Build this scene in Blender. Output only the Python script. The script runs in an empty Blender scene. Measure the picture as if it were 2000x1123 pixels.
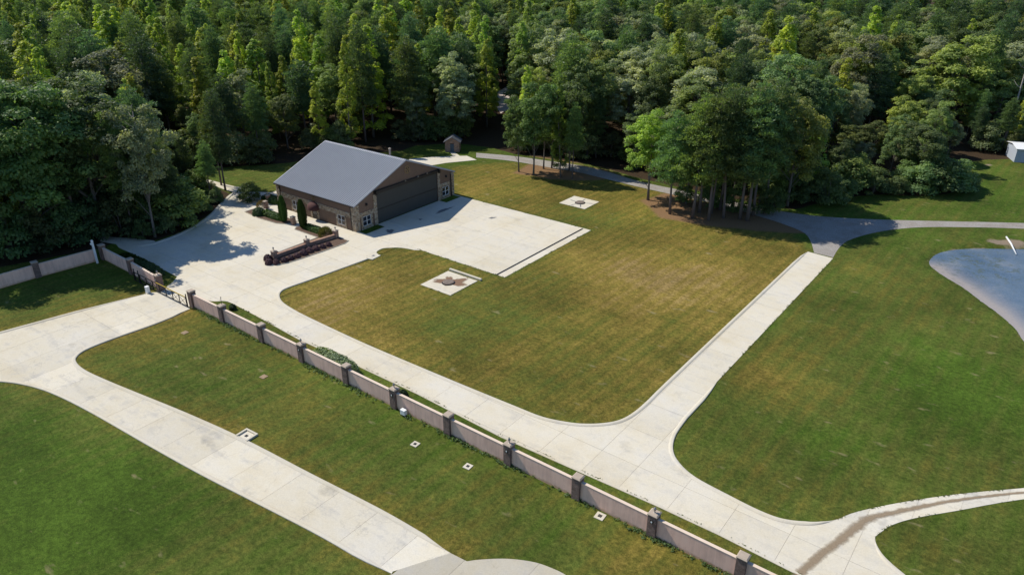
import bpy, bmesh, math, random
import numpy as np
from mathutils import Vector, Matrix

random.seed(7)
RNG = np.random.default_rng(7)
sc = bpy.context.scene
COL = sc.collection
R = math.radians

# ------------------------------------------------------------------ camera, sky, sun, exposure
# World axes follow the hangar: X runs along its ridge towards the viewer, Y along its front.
F_PX, PITCH, YAW, CAM_H = 1448.0, R(25.79), R(37.42), 45.0
cam = bpy.data.cameras.new('camera')
cam.sensor_width = 36.0
cam.lens = F_PX * 36.0 / 2000.0
cam.clip_start = 0.5
cam.clip_end = 6000
cam_ob = bpy.data.objects.new('camera', cam)
cam_ob.location = (0, 0, CAM_H)
cam_ob.rotation_euler = (R(90) - PITCH, 0, YAW)
COL.objects.link(cam_ob)
sc.camera = cam_ob

SUN_ELEV = R(48.5)
SHADOW_AZ = R(7.0)               # direction shadows fall, from +X towards +Y
world = bpy.data.worlds.new('World')
sc.world = world
world.use_nodes = True
wn = world.node_tree
bg = wn.nodes['Background']
sky = wn.nodes.new('ShaderNodeTexSky')
sky.sky_type = 'NISHITA'
sky.sun_disc = False
sky.sun_elevation = SUN_ELEV
sun_dir = Vector((-math.cos(SHADOW_AZ), -math.sin(SHADOW_AZ)))      # towards the sun
sky.sun_rotation = math.atan2(sun_dir.x, sun_dir.y)
sky.air_density = 1.0
sky.dust_density = 0.2
sky.ozone_density = 8.0
wn.links.new(sky.outputs[0], bg.inputs[0])
bg.inputs[1].default_value = 0.13
sun = bpy.data.lights.new('sun', 'SUN')
sun.energy = 5.0
sun.angle = R(0.5)
sun.color = (1.0, 0.95, 0.86)
sun_ob = bpy.data.objects.new('sun', sun)
sun_ob.rotation_euler = Vector((math.cos(SHADOW_AZ) * math.cos(SUN_ELEV), math.sin(SHADOW_AZ) * math.cos(SUN_ELEV), -math.sin(SUN_ELEV))).to_track_quat('-Z', 'Y').to_euler()
sun_ob.location = (-100, 0, 120)
COL.objects.link(sun_ob)
sc.view_settings.view_transform = 'Standard'
sc.view_settings.look = 'None'
sc.view_settings.exposure = 0.0
sc.view_settings.gamma = 1.0
sc.view_settings.use_curve_mapping = False
sc.cycles.max_bounces = 6
sc.cycles.transparent_max_bounces = 4

# ------------------------------------------------------------------ survey helpers
CU, SU = math.cos(YAW), math.sin(YAW)


def G(px, py, z=0.0):
    """Survey point: the place on level ground (height z) seen at a point of the photograph."""
    x = (px - 1000) / F_PX
    y = -(py - 561.5) / F_PX
    rx, ry, rz = x, math.cos(PITCH) + y * math.sin(PITCH), -math.sin(PITCH) + y * math.cos(PITCH)
    t = (z - CAM_H) / rz
    gx, gy = rx * t, ry * t
    return (gx * CU - gy * SU, gx * SU + gy * CU)


def GP(pts):
    return [G(*p) for p in pts]


def project(u, v, z):
    gx = u * CU + v * SU
    gy = -u * SU + v * CU
    dz = z - CAM_H
    dep = gy * math.cos(PITCH) - dz * math.sin(PITCH)
    up = gy * math.sin(PITCH) + dz * math.cos(PITCH)
    return 1000 + F_PX * gx / dep, 561.5 - F_PX * up / dep, dep


def crom(pts, n=6):
    """Catmull-Rom smoothing of an open polyline."""
    out = []
    P = [pts[0]] + list(pts) + [pts[-1]]
    for i in range(1, len(P) - 2):
        p0, p1, p2, p3 = [np.array(P[j], float) for j in (i - 1, i, i + 1, i + 2)]
        for k in range(n):
            t = k / n
            out.append(tuple(0.5 * ((2 * p1) + (-p0 + p2) * t + (2 * p0 - 5 * p1 + 4 * p2 - p3) * t * t + (-p0 + 3 * p1 - 3 * p2 + p3) * t ** 3)))
    out.append(tuple(pts[-1]))
    return out


def sdf(px, py, poly):
    """Signed distance (negative inside) of many points to a polygon."""
    d = np.full(px.shape, 1e9)
    ins = np.zeros(px.shape, bool)
    n = len(poly)
    for i in range(n):
        ax, ay = poly[i]
        bx, by = poly[(i + 1) % n]
        ex, ey = bx - ax, by - ay
        L = ex * ex + ey * ey + 1e-12
        t = np.clip(((px - ax) * ex + (py - ay) * ey) / L, 0, 1)
        d = np.minimum(d, np.hypot(px - ax - t * ex, py - ay - t * ey))
        c = ((ay > py) != (by > py)) & (px < (bx - ax) * (py - ay) / (by - ay + 1e-12) + ax)
        ins ^= c
    return np.where(ins, -d, d)


# ------------------------------------------------------------------ object helpers
def thing(name, label, cat, loc=(0, 0, 0), rz=0.0, group=None):
    o = bpy.data.objects.new(name, None)
    o.empty_display_size = 0.3
    COL.objects.link(o)
    o.location = loc
    o.rotation_euler = (0, 0, rz)
    o['label'] = label
    o['category'] = cat
    if group:
        o['group'] = group
    return o


def tag(o, label, cat, group=None):
    o['label'] = label
    o['category'] = cat
    if group:
        o['group'] = group
    return o


class MB:
    """Collects faces; build() links them as one mesh object."""

    def __init__(self):
        self.v, self.f, self.m = [], [], []

    def add(self, verts, faces, mi=0, M=None):
        o = len(self.v)
        if M is not None:
            verts = [tuple(M @ Vector(p)) for p in verts]
        self.v += [tuple(p) for p in verts]
        self.f += [tuple(i + o for i in f) for f in faces]
        self.m += [mi] * len(faces)
        return self

    def box(self, x0, x1, y0, y1, z0, z1, mi=0, M=None):
        v = [(x0, y0, z0), (x1, y0, z0), (x1, y1, z0), (x0, y1, z0), (x0, y0, z1), (x1, y0, z1), (x1, y1, z1), (x0, y1, z1)]
        return self.add(v, [(0, 3, 2, 1), (4, 5, 6, 7), (0, 1, 5, 4), (1, 2, 6, 5), (2, 3, 7, 6), (3, 0, 4, 7)], mi, M)

    def frustum(self, cx, cy, z0, z1, a, b, mi=0):
        """square block, half width a below and b above"""
        v = [(cx + sx * a, cy + sy * a, z0) for sx, sy in ((-1, -1), (1, -1), (1, 1), (-1, 1))] + \
            [(cx + sx * b, cy + sy * b, z1) for sx, sy in ((-1, -1), (1, -1), (1, 1), (-1, 1))]
        return self.add(v, [(0, 3, 2, 1), (4, 5, 6, 7), (0, 1, 5, 4), (1, 2, 6, 5), (2, 3, 7, 6), (3, 0, 4, 7)], mi)

    def prism(self, poly, z0, z1, mi=0, M=None):
        n = len(poly)
        v = [(p[0], p[1], z0) for p in poly] + [(p[0], p[1], z1) for p in poly]
        f = [tuple(range(n))[::-1], tuple(range(n, 2 * n))] + [(i, (i + 1) % n, n + (i + 1) % n, n + i) for i in range(n)]
        return self.add(v, f, mi, M)

    def tube(self, pts, rad, sides=8, mi=0, caps=True):
        pts = [Vector(p) for p in pts]
        rs = rad if isinstance(rad, (list, tuple)) else [rad] * len(pts)
        V, Fc = [], []
        for i, p in enumerate(pts):
            d = (pts[min(i + 1, len(pts) - 1)] - pts[max(i - 1, 0)]).normalized()
            a = d.cross(Vector((0, 0, 1)) if abs(d.z) < 0.95 else Vector((1, 0, 0))).normalized()
            b = d.cross(a)
            for k in range(sides):
                t = 2 * math.pi * k / sides
                V.append(tuple(p + (a * math.cos(t) + b * math.sin(t)) * rs[i]))
        for i in range(len(pts) - 1):
            for k in range(sides):
                k2 = (k + 1) % sides
                Fc.append((i * sides + k, i * sides + k2, (i + 1) * sides + k2, (i + 1) * sides + k))
        if caps:
            Fc.append(tuple(range(sides))[::-1])
            Fc.append(tuple((len(pts) - 1) * sides + k for k in range(sides)))
        return self.add(V, Fc, mi)

    def lathe(self, prof, cx=0, cy=0, sides=12, mi=0):
        """prof: list of (radius, z) from bottom to top"""
        V, Fc = [], []
        for r, z in prof:
            for k in range(sides):
                t = 2 * math.pi * k / sides
                V.append((cx + r * math.cos(t), cy + r * math.sin(t), z))
        for i in range(len(prof) - 1):
            for k in range(sides):
                k2 = (k + 1) % sides
                Fc.append((i * sides + k, i * sides + k2, (i + 1) * sides + k2, (i + 1) * sides + k))
        Fc.append(tuple(range(sides))[::-1])
        Fc.append(tuple((len(prof) - 1) * sides + k for k in range(sides)))
        return self.add(V, Fc, mi)

    def mesh(self, name, mats, smooth=False):
        me = bpy.data.meshes.new(name)
        me.from_pydata(self.v, [], self.f)
        mats = mats if isinstance(mats, (list, tuple)) else [mats]
        for m in mats:
            me.materials.append(m)
        if len(mats) > 1:
            me.polygons.foreach_set('material_index', self.m)
        if smooth:
            me.polygons.foreach_set('use_smooth', [True] * len(me.polygons))
        bm = bmesh.new()
        bm.from_mesh(me)
        bmesh.ops.recalc_face_normals(bm, faces=bm.faces)
        bm.to_mesh(me)
        bm.free()
        me.update()
        return me

    def build(self, name, mats, parent=None, loc=(0, 0, 0), bevel=0.0, smooth=False):
        return link(name, self.mesh(name, mats, smooth), parent, loc, bevel)


def link(name, me, parent=None, loc=(0, 0, 0), bevel=0.0):
    o = bpy.data.objects.new(name, me)
    COL.objects.link(o)
    o.location = loc
    if parent is not None:
        o.parent = parent
    if bevel > 0:
        b = o.modifiers.new('bevel', 'BEVEL')
        b.width = bevel
        b.segments = 2
        b.limit_method = 'ANGLE'
    return o


def np_mesh(name, V, nper, mats, rnd=None):
    """Mesh of separate polygons of nper corners each, from an array of corners."""
    me = bpy.data.meshes.new(name)
    n = len(V)
    nf = n // nper
    me.vertices.add(n)
    me.vertices.foreach_set('co', np.ascontiguousarray(V, dtype=np.float32).ravel())
    me.loops.add(n)
    me.loops.foreach_set('vertex_index', np.arange(n, dtype=np.int32))
    me.polygons.add(nf)
    me.polygons.foreach_set('loop_start', np.arange(0, n, nper, dtype=np.int32))
    if rnd is not None:
        a = me.attributes.new('rnd', 'FLOAT', 'FACE')
        a.data.foreach_set('value', np.asarray(rnd, dtype=np.float32))
    me.materials.append(mats)
    me.update(calc_edges=True)
    return me


def copy_tree(root, loc, rz, scale):
    r = root.copy()
    COL.objects.link(r)
    r.location, r.rotation_euler, r.scale = loc, (0, 0, rz), scale
    for ch in root.children:
        c = ch.copy()
        COL.objects.link(c)
        c.parent = r
    return r


# ------------------------------------------------------------------ materials
class NT:
    def __init__(self, name):
        self.m = bpy.data.materials.new(name)
        self.m.use_nodes = True
        self.t = self.m.node_tree
        self.bsdf = self.t.nodes['Principled BSDF']
        self.out = self.t.nodes['Material Output']
        self.pos = None

    def n(self, typ, **kw):
        nd = self.t.nodes.new(typ)
        for k, v in kw.items():
            setattr(nd, k, v)
        return nd

    def set(self, sock, val):
        if isinstance(val, bpy.types.NodeSocket):
            self.t.links.new(val, sock)
        elif isinstance(val, (tuple, list)) and len(val) == 3 and sock.type == 'RGBA':
            sock.default_value = (*val, 1)
        else:
            sock.default_value = val

    def P(self):
        if self.pos is None:
            self.pos = self.n('ShaderNodeNewGeometry').outputs['Position']
        return self.pos

    def objco(self):
        return self.n('ShaderNodeTexCoord').outputs['Object']

    def scale(self, vec, s, rot=(0, 0, 0)):
        m = self.n('ShaderNodeMapping')
        self.set(m.inputs['Vector'], vec)
        m.inputs['Scale'].default_value = s
        m.inputs['Rotation'].default_value = rot
        return m.outputs[0]

    def noise(self, scale, detail=4, rough=0.55, vec=None):
        t = self.n('ShaderNodeTexNoise')
        self.set(t.inputs['Vector'], vec if vec is not None else self.P())
        t.inputs['Scale'].default_value = scale
        t.inputs['Detail'].default_value = detail
        t.inputs['Roughness'].default_value = rough
        return t.outputs['Fac']

    def math(self, op, a, b=0.0, clamp=False):
        m = self.n('ShaderNodeMath', operation=op, use_clamp=clamp)
        self.set(m.inputs[0], a)
        self.set(m.inputs[1], b)
        return m.outputs[0]

    def mad(self, a, mul, add):
        m = self.n('ShaderNodeMath', operation='MULTIPLY_ADD')
        self.set(m.inputs[0], a)
        m.inputs[1].default_value = mul
        self.set(m.inputs[2], add)
        return m.outputs[0]

    def ramp(self, fac, stops, interp='LINEAR'):
        r = self.n('ShaderNodeValToRGB')
        r.color_ramp.interpolation = interp
        el = r.color_ramp.elements
        while len(el) < len(stops):
            el.new(0.5)
        for e, (p, c) in zip(el, stops):
            e.position = p
            e.color = (*c, 1) if isinstance(c, (tuple, list)) else (c, c, c, 1)
        self.set(r.inputs[0], fac)
        return r.outputs[0]

    def mix(self, fac, a, b, mode='MIX'):
        m = self.n('ShaderNodeMix', data_type='RGBA', blend_type=mode)
        self.set(m.inputs[0], fac)
        self.set(m.inputs[6], a)
        self.set(m.inputs[7], b)
        return m.outputs[2]

    def attr(self, name):
        return self.n('ShaderNodeAttribute', attribute_name=name).outputs['Fac']

    def orand(self):
        return self.n('ShaderNodeObjectInfo').outputs['Random']

    def bump(self, h, strength=0.3, dist=0.05):
        b = self.n('ShaderNodeBump')
        b.inputs['Strength'].default_value = strength
        b.inputs['Distance'].default_value = dist
        self.set(b.inputs['Height'], h)
        self.t.links.new(b.outputs[0], self.bsdf.inputs['Normal'])

    def fin(self, col, rough=0.8, metallic=0.0, spec=0.3):
        self.set(self.bsdf.inputs['Base Color'], col)
        self.set(self.bsdf.inputs['Roughness'], rough)
        self.bsdf.inputs['Metallic'].default_value = metallic
        self.bsdf.inputs['Specular IOR Level'].default_value = spec
        return self.m


def plain(name, col, rough=0.7, metallic=0.0, var=0.18, scale=2.0, spec=0.3):
    k = NT(name)
    n = k.noise(scale, 5)
    c = k.mix(k.math('MULTIPLY', n, 1.0), tuple(x * (1 - var) for x in col), tuple(min(1, x * (1 + var)) for x in col))
    return k.fin(c, rough, metallic, spec)


def make_grass():
    k = NT('lawn_grass')
    P = k.P()
    big, mid = k.noise(0.035, 5, 0.6), k.noise(0.22, 5, 0.6)
    fine, micro = k.noise(2.4, 6, 0.75), k.noise(11.0, 4, 0.75)
    su = k.noise(1.0, 5, 0.65, k.scale(P, (0.035, 0.95, 1)))
    sv = k.noise(1.0, 5, 0.65, k.scale(P, (0.85, 0.028, 1), (0, 0, R(3))))
    wv = k.n('ShaderNodeTexWave', wave_type='BANDS', bands_direction='X', wave_profile='SIN')
    k.set(wv.inputs['Vector'], k.scale(P, (1, 1, 1), (0, 0, R(4))))
    wv.inputs['Scale'].default_value = 0.19
    wv.inputs['Distortion'].default_value = 2.2
    wv.inputs['Detail'].default_value = 3
    wv.inputs['Detail Scale'].default_value = 0.5
    d = k.mad(wv.outputs['Fac'], 0.13, k.math('ADD', k.attr('dry'), -0.065))
    d = k.mad(big, 0.9, k.math('ADD', d, -0.45))
    d = k.mad(mid, 0.55, k.math('ADD', d, -0.275))
    d = k.mad(su, 0.32, k.math('ADD', d, -0.16))
    d = k.mad(sv, 0.46, k.math('ADD', d, -0.23))
    d = k.mad(fine, 0.4, k.math('ADD', d, -0.20))
    col = k.ramp(d, [(0.0, (0.062, 0.106, 0.012)), (0.26, (0.092, 0.112, 0.020)), (0.50, (0.135, 0.120, 0.022)), (0.74, (0.215, 0.158, 0.034)), (1.0, (0.28, 0.195, 0.070))])
    grain = k.math('MULTIPLY', k.ramp(fine, [(0.32, 0.62), (0.68, 1.38)]), k.ramp(micro, [(0.32, 0.55), (0.68, 1.45)]))
    patch = k.math('MULTIPLY', k.ramp(k.noise(0.075, 4, 0.55), [(0.30, 0.74), (0.70, 1.30)]), k.ramp(k.noise(0.6, 5, 0.7), [(0.3, 0.84), (0.7, 1.16)]))
    col = k.mix(1.0, col, k.math('MULTIPLY', grain, patch), 'MULTIPLY')
    worn = k.ramp(k.noise(0.8, 3, 0.5, k.scale(P, (0.45, 1.0, 1))), [(0.66, 0.0), (0.76, 0.6)])
    col = k.mix(worn, col, (0.33, 0.27, 0.14))
    # pine straw beds and forest litter
    straw = k.ramp(micro, [(0.2, (0.11, 0.06, 0.032)), (0.8, (0.38, 0.225, 0.12))])
    sf = k.ramp(k.mad(mid, 0.5, k.mad(fine, 0.5, k.math('ADD', k.attr('straw'), -0.62))), [(0.30, 0.0), (0.62, 0.92)])
    col = k.mix(sf, col, straw)
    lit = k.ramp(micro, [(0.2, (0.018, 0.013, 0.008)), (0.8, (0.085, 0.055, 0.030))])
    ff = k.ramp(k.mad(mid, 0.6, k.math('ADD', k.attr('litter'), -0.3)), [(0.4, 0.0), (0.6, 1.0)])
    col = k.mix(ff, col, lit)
    mud = k.ramp(micro, [(0.2, (0.20, 0.15, 0.10)), (0.8, (0.34, 0.27, 0.20))])
    mf = k.ramp(k.mad(fine, 0.4, k.math('ADD', k.attr('mud'), -0.2)), [(0.4, 0.0), (0.6, 1.0)])
    col = k.mix(mf, col, mud)
    k.bump(k.math('ADD', micro, k.math('MULTIPLY', fine, 1.5)), 0.8, 0.12)
    return k.fin(col, 0.95, 0, 0.1)


def make_concrete(name, tone=1.0, dirt=0.5, slab=0.07):
    k = NT(name)
    a, b = k.noise(0.12, 5, 0.6), k.noise(0.7, 6, 0.65)
    f = k.noise(9.0, 4, 0.7)
    s = k.noise(1.0, 5, 0.6, k.scale(k.P(), (0.12, 0.9, 1)))
    lo, md, hi = (0.57, 0.49, 0.34), (0.63, 0.568, 0.440), (0.64, 0.60, 0.515)
    col = k.ramp(k.mad(a, 0.75, k.math('MULTIPLY', b, 0.4)), [(0.35, lo), (0.55, md), (0.78, hi)])
    v = k.mad(k.orand(), slab, 1.0 - slab * 0.6)
    v = k.math('MULTIPLY', v, k.ramp(f, [(0.25, 0.88), (0.75, 1.08)]))
    v = k.math('MULTIPLY', v, tone)
    col = k.mix(1.0, col, v, 'MULTIPLY')
    st = k.ramp(k.mad(b, 0.55, k.math('MULTIPLY', s, 0.5)), [(0.54, 0.0), (0.76, dirt * 0.8)])
    col = k.mix(st, col, (0.30, 0.285, 0.265))
    st2 = k.ramp(k.noise(0.33, 4, 0.6), [(0.60, 0.0), (0.82, dirt * 0.8)])
    col = k.mix(st2, col, (0.16, 0.15, 0.14))
    cr = k.math('ABSOLUTE', k.math('SUBTRACT', k.noise(0.16, 5, 0.55), 0.5))
    col = k.mix(k.ramp(cr, [(0.0, 0.28 * dirt), (0.005, 0.0)]), col, (0.22, 0.20, 0.17))
    k.bump(f, 0.15, 0.02)
    return k.fin(col, 0.85, 0, 0.25)


def make_gravel():
    k = NT('gravel')
    a, f, m = k.noise(0.3, 5), k.noise(11, 4, 0.8), k.noise(2.0, 5, .7)
    col = k.ramp(f, [(0.3, (0.12, 0.11, 0.10)), (0.5, (0.33, 0.305, 0.275)), (0.7, (0.52, 0.485, 0.44))])
    col = k.mix(k.ramp(k.mad(a, 0.6, k.math('MULTIPLY', m, 0.4)), [(0.45, 0.0), (0.68, 0.6)]), col, (0.20, 0.155, 0.11))
    k.bump(f, 0.7, 0.06)
    return k.fin(col, 0.95, 0, 0.15)


def make_brick(name, c1, c2, mortar, sc_=1.0):
    k = NT(name)
    o = k.objco()
    sp = k.n('ShaderNodeSeparateXYZ')
    k.set(sp.inputs[0], o)
    cb = k.n('ShaderNodeCombineXYZ')
    k.set(cb.inputs[0], k.math('ADD', sp.outputs[0], sp.outputs[1]))
    k.set(cb.inputs[1], sp.outputs[2])
    t = k.n('ShaderNodeTexBrick')
    k.set(t.inputs['Vector'], cb.outputs[0])
    t.inputs['Scale'].default_value = sc_
    t.inputs['Brick Width'].default_value = 0.24
    t.inputs['Row Height'].default_value = 0.085
    t.inputs['Mortar Size'].default_value = 0.010
    k.set(t.inputs['Color1'], c1)
    k.set(t.inputs['Color2'], c2)
    k.set(t.inputs['Mortar'], mortar)
    n = k.noise(3.0, 5, 0.6)
    col = k.mix(1.0, t.outputs['Color'], k.ramp(n, [(0.3, 0.7), (0.7, 1.25)]), 'MULTIPLY')
    k.bump(k.math('SUBTRACT', 1.0, t.outputs['Fac']), 0.5, 0.02)
    return k.fin(col, 0.85, 0, 0.2)


def make_stone():
    k = NT('field_stone')
    P = k.P()
    vo = k.n('ShaderNodeTexVoronoi', feature='F1')
    k.set(vo.inputs['Vector'], k.scale(P, (1, 1, 1.5)))
    vo.inputs['Scale'].default_value = 2.9
    ve = k.n('ShaderNodeTexVoronoi', feature='DISTANCE_TO_EDGE')
    k.set(ve.inputs['Vector'], k.scale(P, (1, 1, 1.5)))
    ve.inputs['Scale'].default_value = 2.9
    sp = k.n('ShaderNodeSeparateColor')
    k.set(sp.inputs[0], vo.outputs['Color'])
    col = k.ramp(sp.outputs[0], [(0.0, (0.12, 0.075, 0.05)), (0.3, (0.33, 0.235, 0.145)), (0.6, (0.48, 0.365, 0.24)), (0.85, (0.36, 0.31, 0.25)), (1.0, (0.60, 0.50, 0.36))])
    edge = k.ramp(ve.outputs['Distance'], [(0.02, 1.0), (0.09, 0.0)])
    col = k.mix(edge, col, (0.36, 0.30, 0.22))
    col = k.mix(1.0, col, k.ramp(k.noise(6, 4, .7), [(0.25, 0.65), (0.75, 1.25)]), 'MULTIPLY')
    k.bump(k.ramp(ve.outputs['Distance'], [(0.0, 0.0), (0.15, 1.0)]), 0.8, 0.05)
    return k.fin(col, 0.85, 0, 0.2)


def make_stucco():
    k = NT('pink_stucco')
    P = k.P()
    drip = k.noise(1.0, 5, 0.65, k.scale(P, (2.2, 2.2, 0.22)))
    n, f = k.noise(0.5, 5, 0.6), k.noise(14, 3, .7)
    col = k.ramp(k.mad(drip, 0.55, k.math('MULTIPLY', n, 0.45)), [(0.3, (0.64, 0.40, 0.31)), (0.55, (0.92, 0.60, 0.46)), (0.8, (0.92, 0.65, 0.52))])
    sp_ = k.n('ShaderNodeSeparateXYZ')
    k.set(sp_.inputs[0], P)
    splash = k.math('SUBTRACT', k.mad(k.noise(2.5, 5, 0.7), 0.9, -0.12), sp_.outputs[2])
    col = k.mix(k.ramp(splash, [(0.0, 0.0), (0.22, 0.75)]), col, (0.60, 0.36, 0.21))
    k.bump(f, 0.3, 0.02)
    return k.fin(col, 0.9, 0, 0.15)


def make_siding(name, col):
    k = NT(name)
    n = k.noise(0.6, 5, 0.6)
    d = k.noise(1.0, 4, .6, k.scale(k.P(), (3, 3, 0.3)))
    c = k.mix(k.mad(n, 0.5, k.math('MULTIPLY', d, 0.5)), tuple(x * 0.75 for x in col), tuple(x * 1.25 for x in col))
    return k.fin(c, 0.55, 0.0, 0.35)


def make_leaf(name, trans=0.48, spec=0.25, rough=0.55, fixed=None):
    k = NT(name)
    oi = k.n('ShaderNodeObjectInfo')
    a = k.attr('rnd')
    col = k.mix(1.0, oi.outputs['Color'] if fixed is None else fixed, k.ramp(a, [(0.0, (0.55, 0.62, 0.68)), (0.5, (1.05, 1.05, 1.05)), (1.0, (1.75, 1.6, 1.25))]), 'MULTIPLY')
    hs = k.n('ShaderNodeHueSaturation')
    k.set(hs.inputs['Color'], col)
    k.set(hs.inputs['Hue'], k.mad(oi.outputs['Random'], 0.030, 0.492))
    k.set(hs.inputs['Value'], k.mad(oi.outputs['Random'], 0.7, 0.68))
    k.fin(hs.outputs[0], rough, 0, spec)
    tr = k.n('ShaderNodeBsdfTranslucent')
    k.set(tr.inputs[0], k.mix(1.0, hs.outputs[0], (1.35, 1.4, 0.65), 'MULTIPLY'))
    mx = k.n('ShaderNodeMixShader')
    mx.inputs[0].default_value = trans
    k.t.links.new(k.bsdf.outputs[0], mx.inputs[1])
    k.t.links.new(tr.outputs[0], mx.inputs[2])
    k.t.links.new(mx.outputs[0], k.out.inputs['Surface'])
    return k.m


def make_bark(name, col):
    k = NT(name)
    n = k.noise(1.0, 5, .7, k.scale(k.objco(), (6, 6, 1.2)))
    return k.fin(k.mix(n, tuple(x * 0.5 for x in col), tuple(x * 1.5 for x in col)), 0.9, 0, 0.1)


def make_film(name, c0, c1, lo, hi, rough=0.9, top=0.95):
    """A thin deposit whose cover breaks up towards its edge."""
    k = NT(name)
    n, f = k.noise(1.3, 6, 0.7), k.noise(6.0, 5, 0.75)
    k.fin(k.mix(f, c0, c1), rough, 0, 0.15)
    cov = k.mad(n, 0.7, k.mad(f, 0.4, k.math('ADD', k.attr('cover'), -0.55)))
    k.set(k.bsdf.inputs['Alpha'], k.ramp(cov, [(lo, 0.0), (hi, top)]))
    return k.m


def make_water():
    k = NT('pond_water')
    n, f, s = k.noise(0.25, 5, 0.6), k.noise(3.0, 4, 0.7), k.noise(14, 3, .7)
    col = k.ramp(k.mad(n, 0.7, k.math('MULTIPLY', f, 0.3)), [(0.35, (0.070, 0.115, 0.175)), (0.55, (0.12, 0.165, 0.22)), (0.70, (0.22, 0.235, 0.24))])
    sh = k.ramp(k.mad(f, 0.3, k.math('ADD', k.attr('shallow'), -0.15)), [(0.15, 0.0), (0.9, 1.0)])
    col = k.mix(sh, col, (0.36, 0.31, 0.27))
    weed = k.math('MULTIPLY', k.attr('weed'), k.ramp(k.noise(0.9, 6, .75), [(0.5, 0.0), (0.6, 1.0)]))
    col = k.mix(weed, col, (0.09, 0.11, 0.08))
    k.bump(k.math('ADD', s, f), 0.5, 0.06)
    return k.fin(col, 0.09, 0, 0.6)


M = dict(
    grass=make_grass(), concrete=make_concrete('concrete', dirt=0.5), concrete_old=make_concrete('weathered_concrete', tone=1.0, dirt=0.85, slab=0.17), joint=plain('joint_filler', (0.42, 0.385, 0.32)),
    concrete_grey=make_concrete('grey_concrete', tone=0.74, dirt=0.8, slab=0.14), kerb=make_concrete('kerb_concrete', tone=0.93, dirt=0.45), gravel=make_gravel(),
    brick=make_brick('dark_brick', (0.145, 0.078, 0.062), (0.215, 0.128, 0.105), (0.28, 0.235, 0.20)), brick_warm=make_brick('brown_brick', (0.26, 0.135, 0.09), (0.38, 0.23, 0.155), (0.42, 0.35, 0.28)),
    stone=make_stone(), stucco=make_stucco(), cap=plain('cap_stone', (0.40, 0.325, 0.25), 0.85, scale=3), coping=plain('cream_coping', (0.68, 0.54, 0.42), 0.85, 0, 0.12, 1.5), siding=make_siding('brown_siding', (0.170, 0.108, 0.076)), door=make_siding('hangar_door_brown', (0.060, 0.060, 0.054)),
    roof=plain('roof_metal', (0.29, 0.305, 0.33), 0.6, 0.0, 0.08, 0.3, 0.25), roof_trim=plain('roof_trim_metal', (0.36, 0.37, 0.40), 0.5, 0.0, 0.08), dark=plain('dark_bronze', (0.025, 0.020, 0.018), 0.5), black=plain('black_metal', (0.012, 0.012, 0.013), 0.45),
    white=plain('white_paint', (0.78, 0.78, 0.76), 0.5, 0, 0.05), glass=plain('window_glass', (0.012, 0.018, 0.028), 0.06, 0, 0.1, 2, 0.6), grille=plain('white_glazing_bar', (0.72, 0.72, 0.70), 0.5),
    awning=plain('awning_cloth', (0.085, 0.036, 0.032), 0.85), mulch=plain('bark_mulch', (0.115, 0.072, 0.048), 0.95, 0, 0.6, 6), cover=plain('straw_mulch', (0.30, 0.215, 0.13), 0.95, 0, 0.5, 5),
    silt=make_film('brown_silt', (0.17, 0.12, 0.07), (0.40, 0.31, 0.21), 0.34, 0.85, 0.9, 0.85), rust=make_film('dry_leaves', (0.13, 0.075, 0.045), (0.31, 0.195, 0.125), 0.22, 0.55), damp=make_film('damp_film', (0.12, 0.12, 0.12), (0.2, 0.2, 0.2), 0.25, 0.65, 0.6), tar=plain('damp_stain', (0.16, 0.16, 0.165), 0.6, 0, 0.4, 2),
    shingle=plain('grey_shingle', (0.085, 0.09, 0.10), 0.85, 0, 0.35, 4), bluegrey=plain('blue_grey_door', (0.07, 0.10, 0.13), 0.5), yellow=plain('yellow_strip', (0.62, 0.42, 0.04), 0.6), tin=make_siding('white_tin', (0.42, 0.46, 0.52)),
    sand=plain('pale_sand', (0.50, 0.42, 0.38), 0.95, 0, 0.3, 0.6), lamp=plain('lamp_metal', (0.30, 0.28, 0.26), 0.4, 0.5), bronze=plain('aged_brass', (0.30, 0.21, 0.11), 0.5, 0.3, 0.2),
    lid=plain('brown_lid', (0.19, 0.15, 0.12), 0.9, 0, 0.5, 3), dead=make_bark('dead_wood', (0.36, 0.32, 0.28)), leaf=make_leaf('broad_leaf'), needle=make_leaf('pine_needle', 0.38, 0.3, 0.5), hedge=make_leaf('hedge_leaf', 0.25), bark=make_bark('grey_bark', (0.16, 0.14, 0.12)), pine_bark=make_bark('pine_bark', (0.15, 0.12, 0.105)), water=make_water(),
)

# ------------------------------------------------------------------ outlines of the place
POND = crom(GP([(2000, 657), (1988, 638), (1954, 608), (1919, 583), (1884, 557), (1850, 537), (1826, 520), (1818, 508), (1833, 493), (1861, 486), (1896, 483), (1942, 483), (2000, 484), (2120, 486), (2230, 540), (2230, 640), (2120, 720), (2040, 700)]), 4)
LAWN_EDGE = crom(GP([(812, 489.5), (795, 486), (778, 484), (760, 484.5), (748, 485.5), (738, 490), (735, 494)]), 4) + GP([(742, 500), (727, 507), (718, 504)]) + \
    crom(GP([(716, 505), (700, 511), (650, 529), (600, 547), (560, 561), (545, 569), (540, 579), (546, 592), (566, 606), (600, 624), (700, 671), (800, 714), (900, 756), (1000, 797), (1050, 817), (1090, 827), (1135, 833), (1180, 832), (1215, 825), (1243, 810), (1270, 787), (1300, 757), (1400, 661), (1500, 566), (1578, 492)]), 5)
LAWN_EDGE[0] = (LAWN_EDGE[0][0] + 0.6, 75.89)
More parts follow.
